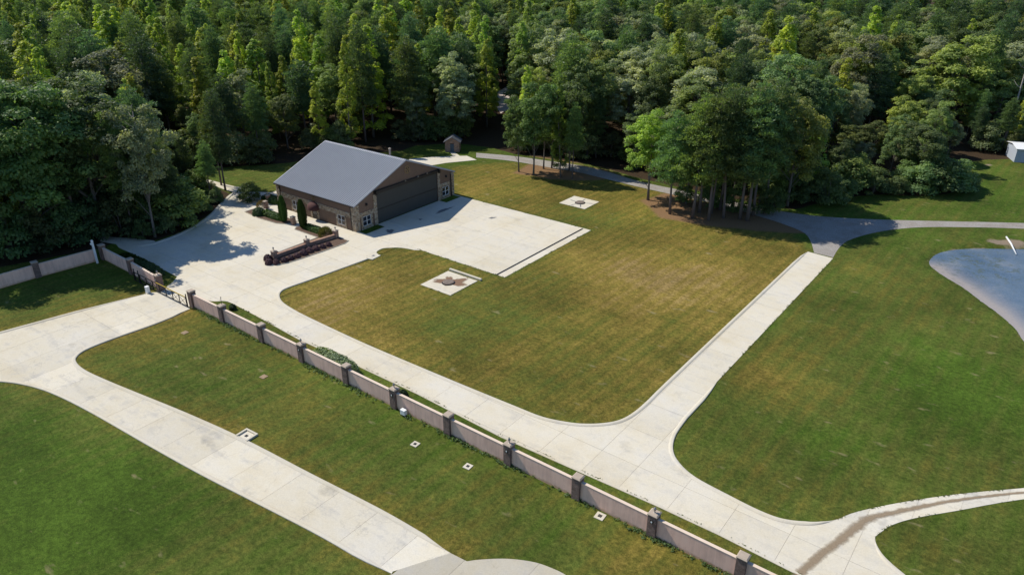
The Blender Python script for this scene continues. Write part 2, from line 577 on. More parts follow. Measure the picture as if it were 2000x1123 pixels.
RIGHT_EDGE = GP([(1627, 505), (1500, 640), (1400, 746)]) + crom(GP([(1335, 815), (1312, 848), (1306, 878), (1318, 905), (1352, 936), (1420, 973), (1480, 1003), (1527, 1020), (1576, 1026), (1612, 1022), (1636, 1014)]), 5)
ISLAND_EDGE = crom(GP([(1709, 1048), (1708, 1060), (1714, 1079), (1730, 1101), (1758, 1125), (1800, 1158), (1850, 1190)]), 5)
STRIP_EDGE = crom(GP([(408, 588), (420, 589), (440, 588.5), (456, 594), (471, 602), (500, 617)]), 4) + GP([(587, 662), (700, 713), (818, 768), (982, 852), (1161, 931), (1282, 984), (1407, 1042), (1542, 1110), (1660, 1172)])
FOREST_KERB = crom(GP([(226, 476), (262, 482), (290, 480), (312, 475), (361, 456), (409, 427), (433, 403), (450, 386), (462, 374)]), 5)

DRIVE = LAWN_EDGE + RIGHT_EDGE + ISLAND_EDGE + GP([(1700, 1240)]) + STRIP_EDGE[::-1] + GP([(385, 596)]) + [(-87.0, 43.3), (-94.2, 43.3)] + GP([(338, 551), (346, 541), (300, 517), (262, 497), (232, 484)]) + FOREST_KERB + \
    [(-118.0, 79.0), (-118.0, 84.0), (-110.2, 84.0), (-110.2, 74.9), (-89.5, 74.9), (-89.5, 75.85)]
APRON = [(-89.5, 75.9), (-59.4, 75.9), (-59.4, 99.2), (-89.5, 99.2)]
OUT_UP = crom(GP([(372, 603), (300, 632), (220, 660), (165, 682), (143, 698), (142, 711), (160, 727), (200, 746), (260, 771), (360, 812), (470, 862), (600, 930), (740, 1002), (840, 1060), (880, 1080)]), 5)
OUT_LOW = crom(GP([(-60, 741), (0, 742), (50, 748), (105, 764), (180, 800), (300, 868), (400, 923), (500, 974), (640, 1046), (765, 1120)]), 5)
OUTER = OUT_UP + GP([(767, 1116), (765, 1120)]) + OUT_LOW[::-1] + GP([(-60, 668), (0, 652), (150, 611), (296, 571.5)]) + [(-94.2, 43.25), (-86.9, 43.25)]
CIRCLE_TOP = crom(GP([(912, 1096), (940, 1092.5), (990, 1091), (1040, 1097), (1077, 1109), (1110, 1126), (1150, 1160)]), 5)
TURN = GP([(842, 1061.5), (880, 1080)]) + CIRCLE_TOP + GP([(1100, 1240), (800, 1240), (700, 1150), (768, 1120)])
GRAVEL_N = crom(GP([(930, 299), (1000, 305), (1080, 316), (1140, 325), (1190, 337), (1250, 355), (1330, 372), (1400, 387), (1500, 408), (1560, 418), (1629, 425), (1745, 430), (2000, 436), (2300, 446)]), 4)
GRAVEL_S = crom(GP([(2300, 460), (2000, 447), (1880, 444), (1792, 444.5), (1722, 452), (1664, 467), (1641, 482), (1627, 503)]), 4) + GP([(1590, 494)]) + \
    crom(GP([(1586, 478), (1572, 456), (1530, 438), (1480, 422), (1400, 399), (1330, 384), (1250, 366), (1180, 349), (1130, 337), (1070, 327), (1000, 315), (930, 308)]), 4)
GRAVEL = GRAVEL_N + GRAVEL_S
SWALE_N = crom(GP([(1636, 1014), (1675, 999), (1761, 981), (1870, 965), (2000, 953), (2200, 937)]), 4)
SWALE_S = crom(GP([(2200, 955), (2000, 974.5), (1870, 997), (1790, 1011), (1745, 1024), (1722, 1038), (1709, 1048)]), 4)
BACKPAD = GP([(800, 311), (847, 307), (884, 305.5), (912, 305), (931, 313), (871, 318.8), (835, 325), (790, 322)])
OPEN_AREA = GP([(-400, 650), (-60, 540), (0, 524), (190, 488), (205, 497), (225, 474), (262, 478), (290, 476), (312, 470), (361, 451), (409, 422), (440, 397), (456, 378), (425, 366), (385, 352), (385, 337), (450, 327), (560, 320), (700, 302),
                (788, 296), (812, 286), (860, 283), (900, 283), (960, 290), (1000, 302), (1080, 311), (1140, 321), (1190, 333), (1250, 351), (1330, 368), (1400, 383), (1500, 404), (1560, 413), (1590, 402), (1640, 389), (1684, 384), (1730, 382), (1806, 386), (1870, 377), (1898, 367), (1900, 330),
                (1894, 319), (1921, 314), (2000, 312), (2300, 320), (2600, 420), (2600, 1600), (-400, 1600)])

# ------------------------------------------------------------------ the ground: one sheet to the horizon, dug out for the pond
def make_ground():
    xs = np.concatenate([[-3000, -1200, -600, -400], np.arange(-300, 40, 1.25), [60, 120, 300, 1000, 3000]])
    ys = np.concatenate([[-3000, -800, -200, -50], np.arange(-5, 220, 1.25), [235, 260, 300, 400, 700, 1500, 3000]])
    X, Y = np.meshgrid(xs, ys)
    px, py = X.ravel(), Y.ravel()
    dp = sdf(px, py, POND)
    z = np.where(dp > 1.2, 0.0, np.where(dp < -3, -1.4, -1.4 * (1.2 - dp) / 4.2))
    central = LAWN_EDGE + GP([(1530, 438), (1400, 400), (1180, 350), (1000, 316), (880, 325)]) + [(-89.5, 99.2), (-59.4, 99.2), (-59.4, 75.9), (-80, 75.9)]
    sm = lambda d, w: np.clip(0.5 - d / w, 0, 1)
    dry = np.full(px.shape, 0.20)
    dry = dry + 0.37 * sm(sdf(px, py, central), 1.5)
    strip = OUT_UP[10:] + GP([(912, 1096), (1110, 1126), (1500, 1300)]) + [(-2, 43.2), (-86, 43.2)]
    ds = sdf(px, py, strip)
    dry = dry + 0.03 * sm(ds, 1.5)
    dry = dry - 0.14 * sm(sdf(px, py, OUT_LOW + GP([(700, 1400), (-400, 1400)])), 2.0)
    dry = dry + 0.36 * np.exp(-np.clip(sdf(px, py, OUTER), 0, 50) / 2.2) * (py < 43)
    for qx, qy, rad, dl in ((700, 560, 7, 0.10), (980, 600, 9, -0.14), (1250, 545, 9, 0.20), (1420, 545, 8, 0.16), (1060, 740, 11, -0.10), (1260, 670, 8, -0.12), (850, 625, 5, -0.12), (1150, 432, 7, -0.16), (940, 352, 7, 0.08), (1350, 480, 7, -0.10), (620, 600, 4, 0.10), (1000, 690, 5, 0.14),
                            (300, 665, 5, 0.16), (430, 700, 4, 0.10), (700, 790, 7, -0.06), (1000, 935, 5, 0.18), (1250, 1070, 5, 0.28), (900, 1010, 5, 0.10), (1400, 1110, 4, 0.22), (600, 800, 4, 0.14),
                            (1560, 770, 5, 0.24), (1480, 720, 4, 0.16), (1650, 820, 7, -0.10), (1900, 760, 9, -0.20), (1720, 560, 8, 0.10), (1650, 660, 6, 0.12), (1500, 930, 4, 0.14), (1800, 920, 6, 0.08), (1850, 1080, 5, 0.05),
                            (80, 1010, 9, -0.24), (150, 880, 5, 0.10), (300, 1000, 5, -0.05), (420, 1080, 4, 0.12), (30, 800, 4, 0.14)):
        c_ = G(qx, qy)
        dry = dry + 1.15 * dl * np.exp(-((px - c_[0]) ** 2 + (py - c_[1]) ** 2) / rad ** 2)
    dry = dry + 0.14 * ((py > 46) & (py < 100) & (px > -23)) * np.exp(-np.clip(px + 23, 0, 60) / 9.0)
    far = (py > 128) & (px > -34)
    dry = np.where(far, 0.16, dry)
    groves = [GP([(1035, 322), (1100, 318), (1180, 332), (1215, 346), (1150, 352), (1080, 350), (1005, 338)]), GP([(1255, 392), (1300, 378), (1400, 402), (1500, 424), (1575, 440), (1580, 456), (1480, 450), (1380, 440), (1290, 425)]),
              GP([(1040, 305), (1180, 325), (1260, 348), (1500, 398), (1500, 380), (1250, 330), (1100, 300)])]
    straw = np.zeros(px.shape)
    for g in groves:
        straw = np.maximum(straw, sm(sdf(px, py, g) - 0.5, 3.0))
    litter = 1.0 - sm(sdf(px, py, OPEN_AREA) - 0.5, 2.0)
    mud = sm(np.abs(dp - 0.15) - 0.15, 1.2) * (dp < 2)
    for c, r in ((G(1943, 472), 1.6), (G(1985, 474), 2.2), (G(1972, 476), 1.4)):
        mud = np.maximum(mud, 0.8 * np.exp(-((px - c[0]) ** 2 + (py - c[1]) ** 2) / r ** 2))
    c = G(1930, 322)
    mud = np.maximum(mud, 0.8 * np.exp(-((px - c[0]) ** 2 + (py - c[1]) ** 2) / 1.5))
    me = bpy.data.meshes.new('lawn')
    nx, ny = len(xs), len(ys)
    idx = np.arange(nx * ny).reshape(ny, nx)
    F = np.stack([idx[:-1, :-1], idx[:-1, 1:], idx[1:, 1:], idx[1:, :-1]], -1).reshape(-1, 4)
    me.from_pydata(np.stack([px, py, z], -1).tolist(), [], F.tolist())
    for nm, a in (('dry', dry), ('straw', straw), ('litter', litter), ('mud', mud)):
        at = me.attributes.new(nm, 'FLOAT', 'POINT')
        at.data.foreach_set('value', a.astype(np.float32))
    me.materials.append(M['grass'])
    me.polygons.foreach_set('use_smooth', [True] * len(me.polygons))
    o = link('ground', me)
    o['kind'] = 'structure'
    o['label'] = 'mown lawn with dry golden patches running back to the forest floor'


make_ground()


def sheet(name, poly, z, mat, label=None, kind='structure', parent=None):
    me = bpy.data.meshes.new(name)
    me.from_pydata([(p[0], p[1], z) for p in poly], [], [tuple(range(len(poly)))])
    me.materials.append(mat)
    me.update()
    if me.polygons[0].normal.z < 0:
        me.flip_normals()
    o = link(name, me, parent)
    if parent is None or kind == 'stuff':
        o['kind'] = kind
        if label:
            o['label'] = label
    return o


def clip(poly, axis, val, keep_gt):
    out = []
    n = len(poly)
    for i in range(n):
        a, b = poly[i], poly[(i + 1) % n]
        ia, ib = (a[axis] > val) == keep_gt, (b[axis] > val) == keep_gt
        if ia:
            out.append(a)
        if ia != ib:
            t = (val - a[axis]) / (b[axis] - a[axis])
            out.append((a[0] + t * (b[0] - a[0]), a[1] + t * (b[1] - a[1])))
    return out


def area(p):
    return 0.5 * sum(p[i][0] * p[(i + 1) % len(p)][1] - p[(i + 1) % len(p)][0] * p[i][1] for i in range(len(p)))


def paving(name, poly, us, vs, label, mat, joint_w=0.011, z=0.035):
    """A joint-coloured bed with one concrete slab per grid cell on it."""
    base = sheet(name, poly, 0.012, M['joint'], label)
    for i in range(len(us) - 1):
        a = clip(clip(poly, 0, us[i] + joint_w, True), 0, us[i + 1] - joint_w, False) if poly else []
        if len(a) < 3:
            continue
        for j in range(len(vs) - 1):
            c = clip(clip(a, 1, vs[j] + joint_w, True), 1, vs[j + 1] - joint_w, False)
            if len(c) < 3 or abs(area(c)) < 0.05:
                continue
            if area(c) < 0:
                c = c[::-1]
            c = [p for q, p in enumerate(c) if abs(p[0] - c[q - 1][0]) + abs(p[1] - c[q - 1][1]) > 1e-4]
            if len(c) < 3:
                continue
            n = len(c)
            me = bpy.data.meshes.new('slab')
            zz = z + random.uniform(-0.003, 0.003)
            me.from_pydata([(p[0], p[1], zz) for p in c] + [(p[0], p[1], 0.0) for p in c], [], [tuple(range(n))] + [(k, n + k, n + (k + 1) % n, (k + 1) % n) for k in range(n)])
            me.materials.append(mat)
            me.update()
            link('slab', me, base)
    return base


def offset(pts, d):
    out = []
    for i, p in enumerate(pts):
        a, b = pts[max(i - 1, 0)], pts[min(i + 1, len(pts) - 1)]
        t = np.array([b[0] - a[0], b[1] - a[1]])
        t = t / (np.linalg.norm(t) + 1e-9)
        out.append((p[0] - t[1] * d, p[1] + t[0] * d))
    return out


def kerb(pts, side, label, w=0.42, h=0.13, z0=0.0, taper=True):
    """Rolled concrete kerb along a line; side +1 lies to its left."""
    prof = [(-0.02, 0.05), (0.10, h * 0.85), (0.18, h), (w - 0.06, h), (w, h - 0.04), (w, 0.0)]
    V, Fc = [], []
    lines = [offset(pts, side * d) for d, _ in prof]
    n = len(pts)
    run_ = [0.0]
    for i in range(1, n):
        run_.append(run_[-1] + math.hypot(pts[i][0] - pts[i - 1][0], pts[i][1] - pts[i - 1][1]))
    for i in range(n):
        f_ = max(0.28, min(1.0, run_[i] / 1.5, (run_[-1] - run_[i]) / 1.5)) if taper else 1.0
        f2 = max(0.02, min(1.0, run_[i] / 3.0, (run_[-1] - run_[i]) / 3.0)) if taper else 1.0
        for k, (d, hh) in enumerate(prof):
            V.append((pts[i][0] + (lines[k][i][0] - pts[i][0]) * f2, pts[i][1] + (lines[k][i][1] - pts[i][1]) * f2, z0 + hh * f_))
    m = len(prof)
    for i in range(n - 1):
        for k in range(m - 1):
            Fc.append((i * m + k, i * m + k + 1, (i + 1) * m + k + 1, (i + 1) * m + k))
    o = MB().add(V, Fc).build('kerb', M['kerb'])
    o['kind'] = 'structure'
    o['label'] = label
    return o


U1 = list(np.arange(-122.0, -28.5, 4.705)) + [-27.9, -24.0, -19.3, -14.6, -9.9, -5.2, 0, 6, 12]
V1 = [14, 20, 26, 31, 36, 41.4, 46.9, 50.7, 55.6, 60.5, 65.4, 70.3, 74.9, 80.1, 85, 89.9, 94.8, 99.7, 104.6, 113]
paving('driveway', DRIVE, U1, V1, 'pale concrete drive looping past the hangar court and along the wall', M['concrete'])
paving('apron', APRON, [-89.5, -84.2, -78.1, -72.0, -65.9, -60.95, -60.7, -59.4], [75.9, 81.7, 87.5, 93.4, 99.2], 'broad pale concrete apron in front of the hangar door', M['concrete'])
paving('entry_drive', OUTER, list(np.arange(-140, -20, 4.6)), [-10, 34.0, 38.6, 43.3], 'weathered concrete drive curving to the sliding gate', M['concrete_old'])
paving('turning_circle', TURN, [-50, -34, -29.4, -24.5, -19.6, -10], [0, 25.5, 40], 'grey concrete turning circle at the foot of the entry drive', M['concrete_grey'], z=0.030)
sheet('gravel_road', GRAVEL, 0.016, M['gravel'], 'grey gravel road bending past the pond and behind the pine grove')
paving('swale', SWALE_N + SWALE_S, list(np.arange(-24, 50, 3.1)), [20, 90], 'shallow concrete drainage channel winding off to the right', M['concrete_old'], z=0.028)
paving('back_pad', BACKPAD, [-135, -118, -112, -106, -100, -92], [90, 108, 114, 125], 'concrete pad behind the hangar below the brick shed', M['concrete'])
sheet('shed_path', GP([(879, 298), (888.5, 298), (899, 305.6), (885, 306)]), 0.02, M['concrete'], 'short concrete path up to the brick shed')
sheet('forest_path', crom(GP([(330, 338), (372, 349), (410, 360), (448, 374), (470, 377)]), 4) + crom(GP([(470, 366), (452, 363), (410, 352), (372, 343), (330, 333)]), 4), 0.02, M['concrete_old'], 'narrow concrete lane leaving the court into the trees')
sheet('court_spur', GP([(226, 477), (252, 485), (310, 476), (300, 470), (262, 466), (232, 464), (200, 462), (195, 472)]), 0.008, M['concrete_old'], 'shaded concrete spur running into the trees by the wall corner')
sheet('clearing', GP([(966, 206), (972, 180), (1000, 164), (1016, 172), (998, 212), (978, 222)]), 0.02, M['sand'], 'pale sandy clearing glimpsed through a gap in the forest')
drain = sheet('trench_drain', [(-61.02, 75.92), (-60.68, 75.92), (-60.68, 98.9), (-61.02, 98.9)], 0.044, M['black'], 'black trench drain across the far end of the apron')

kerb(LAWN_EDGE[25:], 1 if area(LAWN_EDGE + [(-60, 76)]) > 0 else -1, 'concrete kerb round the dry central lawn')
kerb([tuple(np.array(RIGHT_EDGE[2]) * (1 - t) + np.array(RIGHT_EDGE[3]) * t) for t in (0.0, 0.25, 0.5, 0.75)] + RIGHT_EDGE[3:], 1, 'concrete kerb sweeping round the right lawn')
kerb(ISLAND_EDGE, 1, 'concrete kerb round the grass by the drainage channel')
kerb(OUT_UP, 1, 'concrete kerb along the inner edge of the entry drive')
kerb(OUT_LOW, -1, 'concrete kerb along the outer edge of the entry drive')
kerb(GP([(-60, 668), (0, 652), (150, 611), (292, 572.5)]), 1, 'straight concrete kerb beside the shaded lawn at the gate')
kerb(FOREST_KERB[4:], 1, 'pale concrete kerb between the court and the trees', w=0.6, h=0.2)
kerb(STRIP_EDGE[20:], -1, 'low concrete kerb along the grass strip inside the wall', w=0.25, h=0.07)

# brown silt washed along the channel, and stains lying on the paving
def ribbon(name, pts, widths, z, mat, label, seed):
    rg = random.Random(seed)
    c = crom(pts, 8)
    ws = np.interp(np.linspace(0, 1, len(c)), np.linspace(0, 1, len(widths)), widths)
    l = [p for p in offset(c, 0)]
    A = [(p[0], p[1]) for p in l]
    up, lo = [], []
    for i in range(len(A)):
        a, b = A[max(i - 1, 0)], A[min(i + 1, len(A) - 1)]
        t = np.array([b[0] - a[0], b[1] - a[1]])
        t /= np.linalg.norm(t) + 1e-9
        w1, w2 = ws[i] * rg.uniform(0.85, 1.15), ws[i] * rg.uniform(0.85, 1.15)
        up.append((A[i][0] - t[1] * w1, A[i][1] + t[0] * w1))
        lo.append((A[i][0] + t[1] * w2, A[i][1] - t[0] * w2))
    n = len(A)
    V = [(p[0], p[1], z) for p in up + A + lo]
    o = MB().add(V, [(q * n + i, q * n + i + 1, (q + 1) * n + i + 1, (q + 1) * n + i) for q in (0, 1) for i in range(n - 1)]).build(name, mat)
    o.data.attributes.new('cover', 'FLOAT', 'POINT').data.foreach_set('value', [0.0] * n + [1.0] * n + [0.0] * n)
    o['kind'] = 'stuff'
    o['label'] = label
    return o


ribbon('silt', GP([(1535, 1150), (1565, 1118), (1600, 1086), (1640, 1056), (1672, 1030), (1700, 1012), (1760, 998), (1850, 980), (1930, 969), (2000, 962), (2150, 950)]), [0.75, 0.7, 0.7, 0.75, 0.85, 0.6, 0.42, 0.34, 0.3, 0.26], 0.046, M['silt'], 'brown silt washed along the drainage channel', 3)


def blot(name, c, rx, ry, ang, z, mat, label, seed, n=40, rough=0.35):
    rg = random.Random(seed)
    ph = [rg.uniform(0, 6.28) for _ in range(5)]
    P = []
    for i in range(n):
        t = 2 * math.pi * i / n
        r = 1 + rough * (0.5 * math.sin(2 * t + ph[0]) + 0.4 * math.sin(3 * t + ph[1]) + 0.35 * math.sin(5 * t + ph[2]) + 0.3 * math.sin(9 * t + ph[3])) + rg.uniform(-0.07, 0.07)
        x, y = rx * r * math.cos(t), ry * r * math.sin(t)
        P.append((c[0] + x * math.cos(ang) - y * math.sin(ang), c[1] + x * math.sin(ang) + y * math.cos(ang)))
    o = MB().add([(p[0], p[1], z) for p in P] + [(c[0], c[1], z)], [(i, (i + 1) % n, n) for i in range(n)]).build(name, mat)
    o.data.attributes.new('cover', 'FLOAT', 'POINT').data.foreach_set('value', [0.0] * n + [1.0])
    o['kind'] = 'stuff'
    o['label'] = label
    return o


blot('damp_stain', G(867, 411), 0.75, 2.9, R(-6), 0.044, M['damp'], 'long dark damp stain in the shaded part of the apron', 11)
blot('damp_stain', G(762, 452), 1.1, 1.2, 0, 0.044, M['damp'], 'round dark damp stain near the shaded hangar corner', 12)
blot('damp_stain', G(821, 429), 0.4, 0.6, 0, 0.044, M['damp'], 'small dark spot in the middle of the apron shade', 13)
blot('damp_stain', G(962, 426), 0.45, 1.1, R(-20), 0.044, M['damp'], 'small dark damp patch on the sunny apron', 14)

# ------------------------------------------------------------------ pond
def make_pond():
    xs = np.arange(min(p[0] for p in POND) - 2, max(p[0] for p in POND) + 2, 0.8)
    ys = np.arange(min(p[1] for p in POND) - 2, max(p[1] for p in POND) + 2, 0.8)
    X, Y = np.meshgrid(xs, ys)
    px, py = X.ravel(), Y.ravel()
    d = sdf(px, py, POND)
    idx = np.arange(len(px)).reshape(X.shape)
    F = np.stack([idx[:-1, :-1], idx[:-1, 1:], idx[1:, 1:], idx[1:, :-1]], -1).reshape(-1, 4)
    F = F[(d[F] < 2.0).any(1)]
    near = GP([(1826, 520), (1850, 537), (1884, 557), (1919, 583), (1954, 608), (2000, 657), (2060, 720)])
    dn = np.min([np.hypot(px - q[0], py - q[1]) for q in crom(near, 10)], axis=0)
    shallow = np.exp(-np.clip(dn - 0.6, 0, 99) / 2.2)
    w = G(1910, 512)
    weed = np.exp(-((px - w[0]) ** 2 / 60 + (py - w[1]) ** 2 / 50))
    me = bpy.data.meshes.new('pond')
    me.from_pydata(np.stack([px, py, np.full(px.shape, -0.34)], -1).tolist(), [], F.tolist())
    for nm, a in (('shallow', shallow), ('weed', weed)):
        at = me.attributes.new(nm, 'FLOAT', 'POINT')
        at.data.foreach_set('value', a.astype(np.float32))
    me.materials.append(M['water'])
    o = link('pond', me)
    o['kind'] = 'structure'
    o['label'] = 'blue grey pond with a muddy edge'


make_pond()
a, b = G(1964, 468), G(1986, 494)
MB().tube([(a[0], a[1], 0.45), (a[0] * 0.55 + b[0] * 0.45, a[1] * 0.55 + b[1] * 0.45, 0.30), (b[0], b[1], -0.25)], [0.13, 0.13, 0.08], 10).build('drain_pipe', M['white'], smooth=True)
tag(bpy.context.scene.objects['drain_pipe'], 'white pipe sloping from the bank into the pond', 'pipe')

# ------------------------------------------------------------------ hangar
HX0, HX1, HY0, HY1, EAVE, RIDGE, RY = -110.0, -89.6, 75.0, 99.0, 4.6, 9.45, 87.0
hangar = thing('hangar', 'brown aircraft hangar with grey ribbed metal roof and stone trim', 'hangar', (0, 0, 0))
# walls
w = MB()
w.box(HX0, HX1, HY0, HY0 + 0.25, 0, EAVE)
w.build('side_wall', M['siding'], hangar)
w = MB()
w.box(HX0, HX1, HY1 - 0.25, HY1, 0, EAVE)
w.build('side_wall', M['siding'], hangar)
YA, YB, ZD = 79.75, 94.75, 5.3            # hangar door opening


def slope_z(y):
    return EAVE + (RIDGE - EAVE) * (1 - abs(y - RY) / (RY - HY0))


def gable(x0, x1, polys, nm):
    g = MB()
    for poly in polys:
        n = len(poly)
        V = [(x0, y, z) for y, z in poly] + [(x1, y, z) for y, z in poly]
        g.add(V, [tuple(range(n))[::-1], tuple(range(n, 2 * n))] + [(i, (i + 1) % n, n + (i + 1) % n, n + i) for i in range(n)])
    g.build(nm, M['siding'], hangar)


ya, yb = HY0 + 0.25, HY1 - 0.25
gable(HX1 - 0.25, HX1, [[(ya, 0), (YA, 0), (YA, slope_z(YA)), (ya, slope_z(ya))], [(YA, ZD), (YB, ZD), (YB, slope_z(YB)), (RY, RIDGE), (YA, slope_z(YA))], [(YB, 0), (yb, 0), (yb, slope_z(yb)), (YB, slope_z(YB))]], 'front_wall')
gable(HX0, HX0 + 0.25, [[(ya, 0), (yb, 0), (yb, slope_z(yb)), (RY, RIDGE), (ya, slope_z(ya))]], 'rear_wall')
# vertical siding ribs, one strip each side of every panel seam
def rib_panel(nm, mat, wd, hgt_, nrib, proud, parent, M4):
    pts = [(0.0, 0.0)]
    step = wd / nrib
    for i in range(nrib):
        c = step * (i + 0.5)
        pts += [(c - 0.055, 0.0), (c - 0.03, proud), (c + 0.03, proud), (c + 0.055, 0.0)]
    pts.append((wd, 0.0))
    V = [(x, y, 0) for x, y in pts] + [(x, y, hgt_) for x, y in pts]
    n = len(pts)
    me = MB().add(V, [(i, i + 1, n + i + 1, n + i) for i in range(n - 1)]).mesh(nm, mat)
    return me


me_sid = rib_panel('siding_panel', M['siding'], 1.02, 1.0, 3, 0.03, None, None)
# side wall facing the court: upper and lower panels
for k in range(20):
    for z0, z1 in ((3.1, EAVE - 0.02), (0.05, 2.2)):
        o = link('siding_panel', me_sid, hangar, (HX0 + k * 1.02, HY0 - 0.012, z0))
        o.rotation_euler = (0, 0, 0)
        o.scale = (1, -1, z1 - z0)
for y0, y1, z0, z1 in ((76.05, 79.05, 3.05, 4.75), (95.35, 98.3, 3.05, 4.75)):
    for k in range(3):
        o = link('siding_panel', me_sid, hangar, (HX1 + 0.012, y0 + k * 0.99, z0))
        o.rotation_euler = (0, 0, R(90))
        o.scale = (0.97, -1, z1 - z0)
for k in range(15):                          # gable panels over the door
    y0 = YA + k * 1.0
    zt = min(slope_z(y0), slope_z(y0 + 1.0)) - 0.12
    o = link('siding_panel', me_sid, hangar, (HX1 + 0.012, y0, 6.0))
    o.rotation_euler = (0, 0, R(90))
    o.scale = (0.98, -1, max(0.1, zt - 6.0))
# roof: one sheet per panel
PW = 0.905
npan = int(round((HX1 - HX0 + 0.5) / PW))
run = math.hypot(RY - (HY0 - 0.35), RIDGE - EAVE + 0.14)
ang = math.atan2(RIDGE - EAVE + 0.14, RY - (HY0 - 0.35))
pts = [(0.0, 0.0)]
for i in range(2):
    c = PW / 2 * (i + 0.5)
    pts += [(c - 0.09, 0.0), (c - 0.06, 0.11), (c + 0.06, 0.11), (c + 0.09, 0.0)]
pts.append((PW, 0.0))
n = len(pts)
V = [(x, 0, z) for x, z in pts] + [(x, run, z) for x, z in pts] + [(x, 0, -0.03) for x, z in pts] + [(x, run, -0.03) for x, z in pts]
me_roof = MB().add(V, [(i, i + 1, n + i + 1, n + i) for i in range(n - 1)] + [(i, 2 * n + i, 2 * n + i + 1, i + 1) for i in range(n - 1)] + [(2 * n, 3 * n, 3 * n + n - 1, 2 * n + n - 1)]).mesh('roof_panel', M['roof'])
roof = MB().box(HX0 + 0.1, HX1 - 0.1, RY - 0.1, RY + 0.1, RIDGE - 0.35, RIDGE - 0.15).build('roof', M['dark'], hangar)
for k in range(npan):
    for s in (1, -1):
        o = link('roof_panel', me_roof, roof, (HX0 - 0.25 + (k if s > 0 else k + 1) * PW, HY0 - 0.35 if s > 0 else HY1 + 0.35, EAVE - 0.07))
        o.rotation_euler = (ang, 0, 0) if s > 0 else (ang, 0, R(180))
XR0, XR1 = HX0 - 0.29, HX0 - 0.25 + npan * PW + 0.04
MB().add([(XR0, RY - 0.32, RIDGE - 0.03), (XR1, RY - 0.32, RIDGE - 0.03), (XR1, RY, RIDGE + 0.14), (XR0, RY, RIDGE + 0.14), (XR0, RY + 0.32, RIDGE - 0.03), (XR1, RY + 0.32, RIDGE - 0.03)], [(0, 1, 2, 3), (3, 2, 5, 4)]).build('ridge_cap', M['roof_trim'], roof)
for s in (-1, 1):
    for x in (XR0 - 0.02, XR1 - 0.06):
        ye = RY + s * (RY - HY0 + 0.38)
        MB().add([(x, ye, EAVE - 0.25), (x + 0.1, ye, EAVE - 0.25), (x + 0.1, RY, RIDGE - 0.12), (x, RY, RIDGE - 0.12), (x, ye, EAVE + 0.0), (x + 0.1, ye, EAVE + 0.0), (x + 0.1, RY, RIDGE + 0.15), (x, RY, RIDGE + 0.15)],
                 [(0, 1, 2, 3), (4, 7, 6, 5), (0, 4, 5, 1), (1, 5, 6, 2), (2, 6, 7, 3), (3, 7, 4, 0)]).build('rake_trim', M['roof_trim'], roof)
    y = RY + s * (RY - HY0 + 0.42)
    MB().box(XR0, XR1, y - 0.08, y + 0.06, EAVE - 0.22, EAVE - 0.09).build('gutter', M['dark'], roof)
MB().lathe([(0.18, RIDGE - 1.6), (0.18, RIDGE + 0.1), (0.26, RIDGE + 0.1), (0.26, RIDGE + 0.2), (0.08, RIDGE + 0.3)], -96.6, 90.2).build('roof_vent', M['cap'], roof)
# stone work: court side
def stone(x0, x1, y0, y1, z0, z1, nm='stone_trim', parent=hangar):
    return MB().box(x0, x1, y0, y1, z0, z1).build(nm, M['stone'], parent, bevel=0.02)


stone(HX1 - 0.85, HX1 + 0.14, HY0 - 0.14, HY0 + 0.8, 0, EAVE - 0.12, 'stone_column')
stone(HX0 - 0.14, HX0 + 0.75, HY0 - 0.14, HY0 + 0.8, 0, EAVE - 0.12, 'stone_column')
stone(HX1 - 0.5, HX1 + 0.14, HY1 - 0.7, HY1 + 0.14, 0, EAVE - 0.12, 'stone_column')
stone(HX0 + 0.76, HX1 - 0.86, HY0 - 0.09, HY0 - 0.001, 2.2, 3.1, 'stone_band')
# front
stone(HX1 + 0.001, HX1 + 0.16, 79.05, YA, 0, ZD + 0.05, 'stone_column')
stone(HX1 + 0.001, HX1 + 0.16, YB, 95.35, 0, ZD + 0.05, 'stone_column')


def window(cx, cy, face, wd=1.65, ht=1.5, z0=0.65):
    """face 'y': on the court side looking to -Y; face 'x': on the front looking to +X"""
    rz = 0 if face == 'y' else R(90)
    win = MB().box(-wd / 2, wd / 2, -0.03, 0.05, z0, z0 + ht).build('window', M['glass'], hangar, (cx, cy, 0))
    win.rotation_euler = (0, 0, rz)
    f = MB()
    t, yy0, yy1 = 0.05, -0.09, -0.031
    f.box(-wd / 2 - t, wd / 2 + t, yy0, yy1, z0 - t, z0)
    f.box(-wd / 2 - t, wd / 2 + t, yy0, yy1, z0 + ht, z0 + ht + t)
    f.box(-wd / 2 - t, -wd / 2, yy0, yy1, z0, z0 + ht)
    f.box(wd / 2, wd / 2 + t, yy0, yy1, z0, z0 + ht)
    f.box(-0.04, 0.04, yy0 - 0.003, yy1, z0, z0 + ht)
    f.box(-wd / 2, -0.04, yy0 + 0.01, yy1, z0 + ht * 0.5 - 0.03, z0 + ht * 0.5 + 0.03)
    f.box(0.04, wd / 2, yy0 + 0.01, yy1, z0 + ht * 0.5 - 0.03, z0 + ht * 0.5 + 0.03)
    f.build('frame', M['grille'], win)
    s = MB()
    a = wd / 2 + t
    s.box(-a - 0.38, -a, -0.13, -0.035, 0.0, 2.2)
    s.box(a, a + 0.38, -0.13, -0.035, 0.0, 2.2)
    s.box(-a, a, -0.12, -0.035, 0.0, z0 - t - 0.06)
    s.build('stone_surround', M['stone'], win)
    MB().box(-a, a, -0.17, -0.035, z0 - t - 0.06, z0 - t).build('sill', M['cap'], win)
    return win


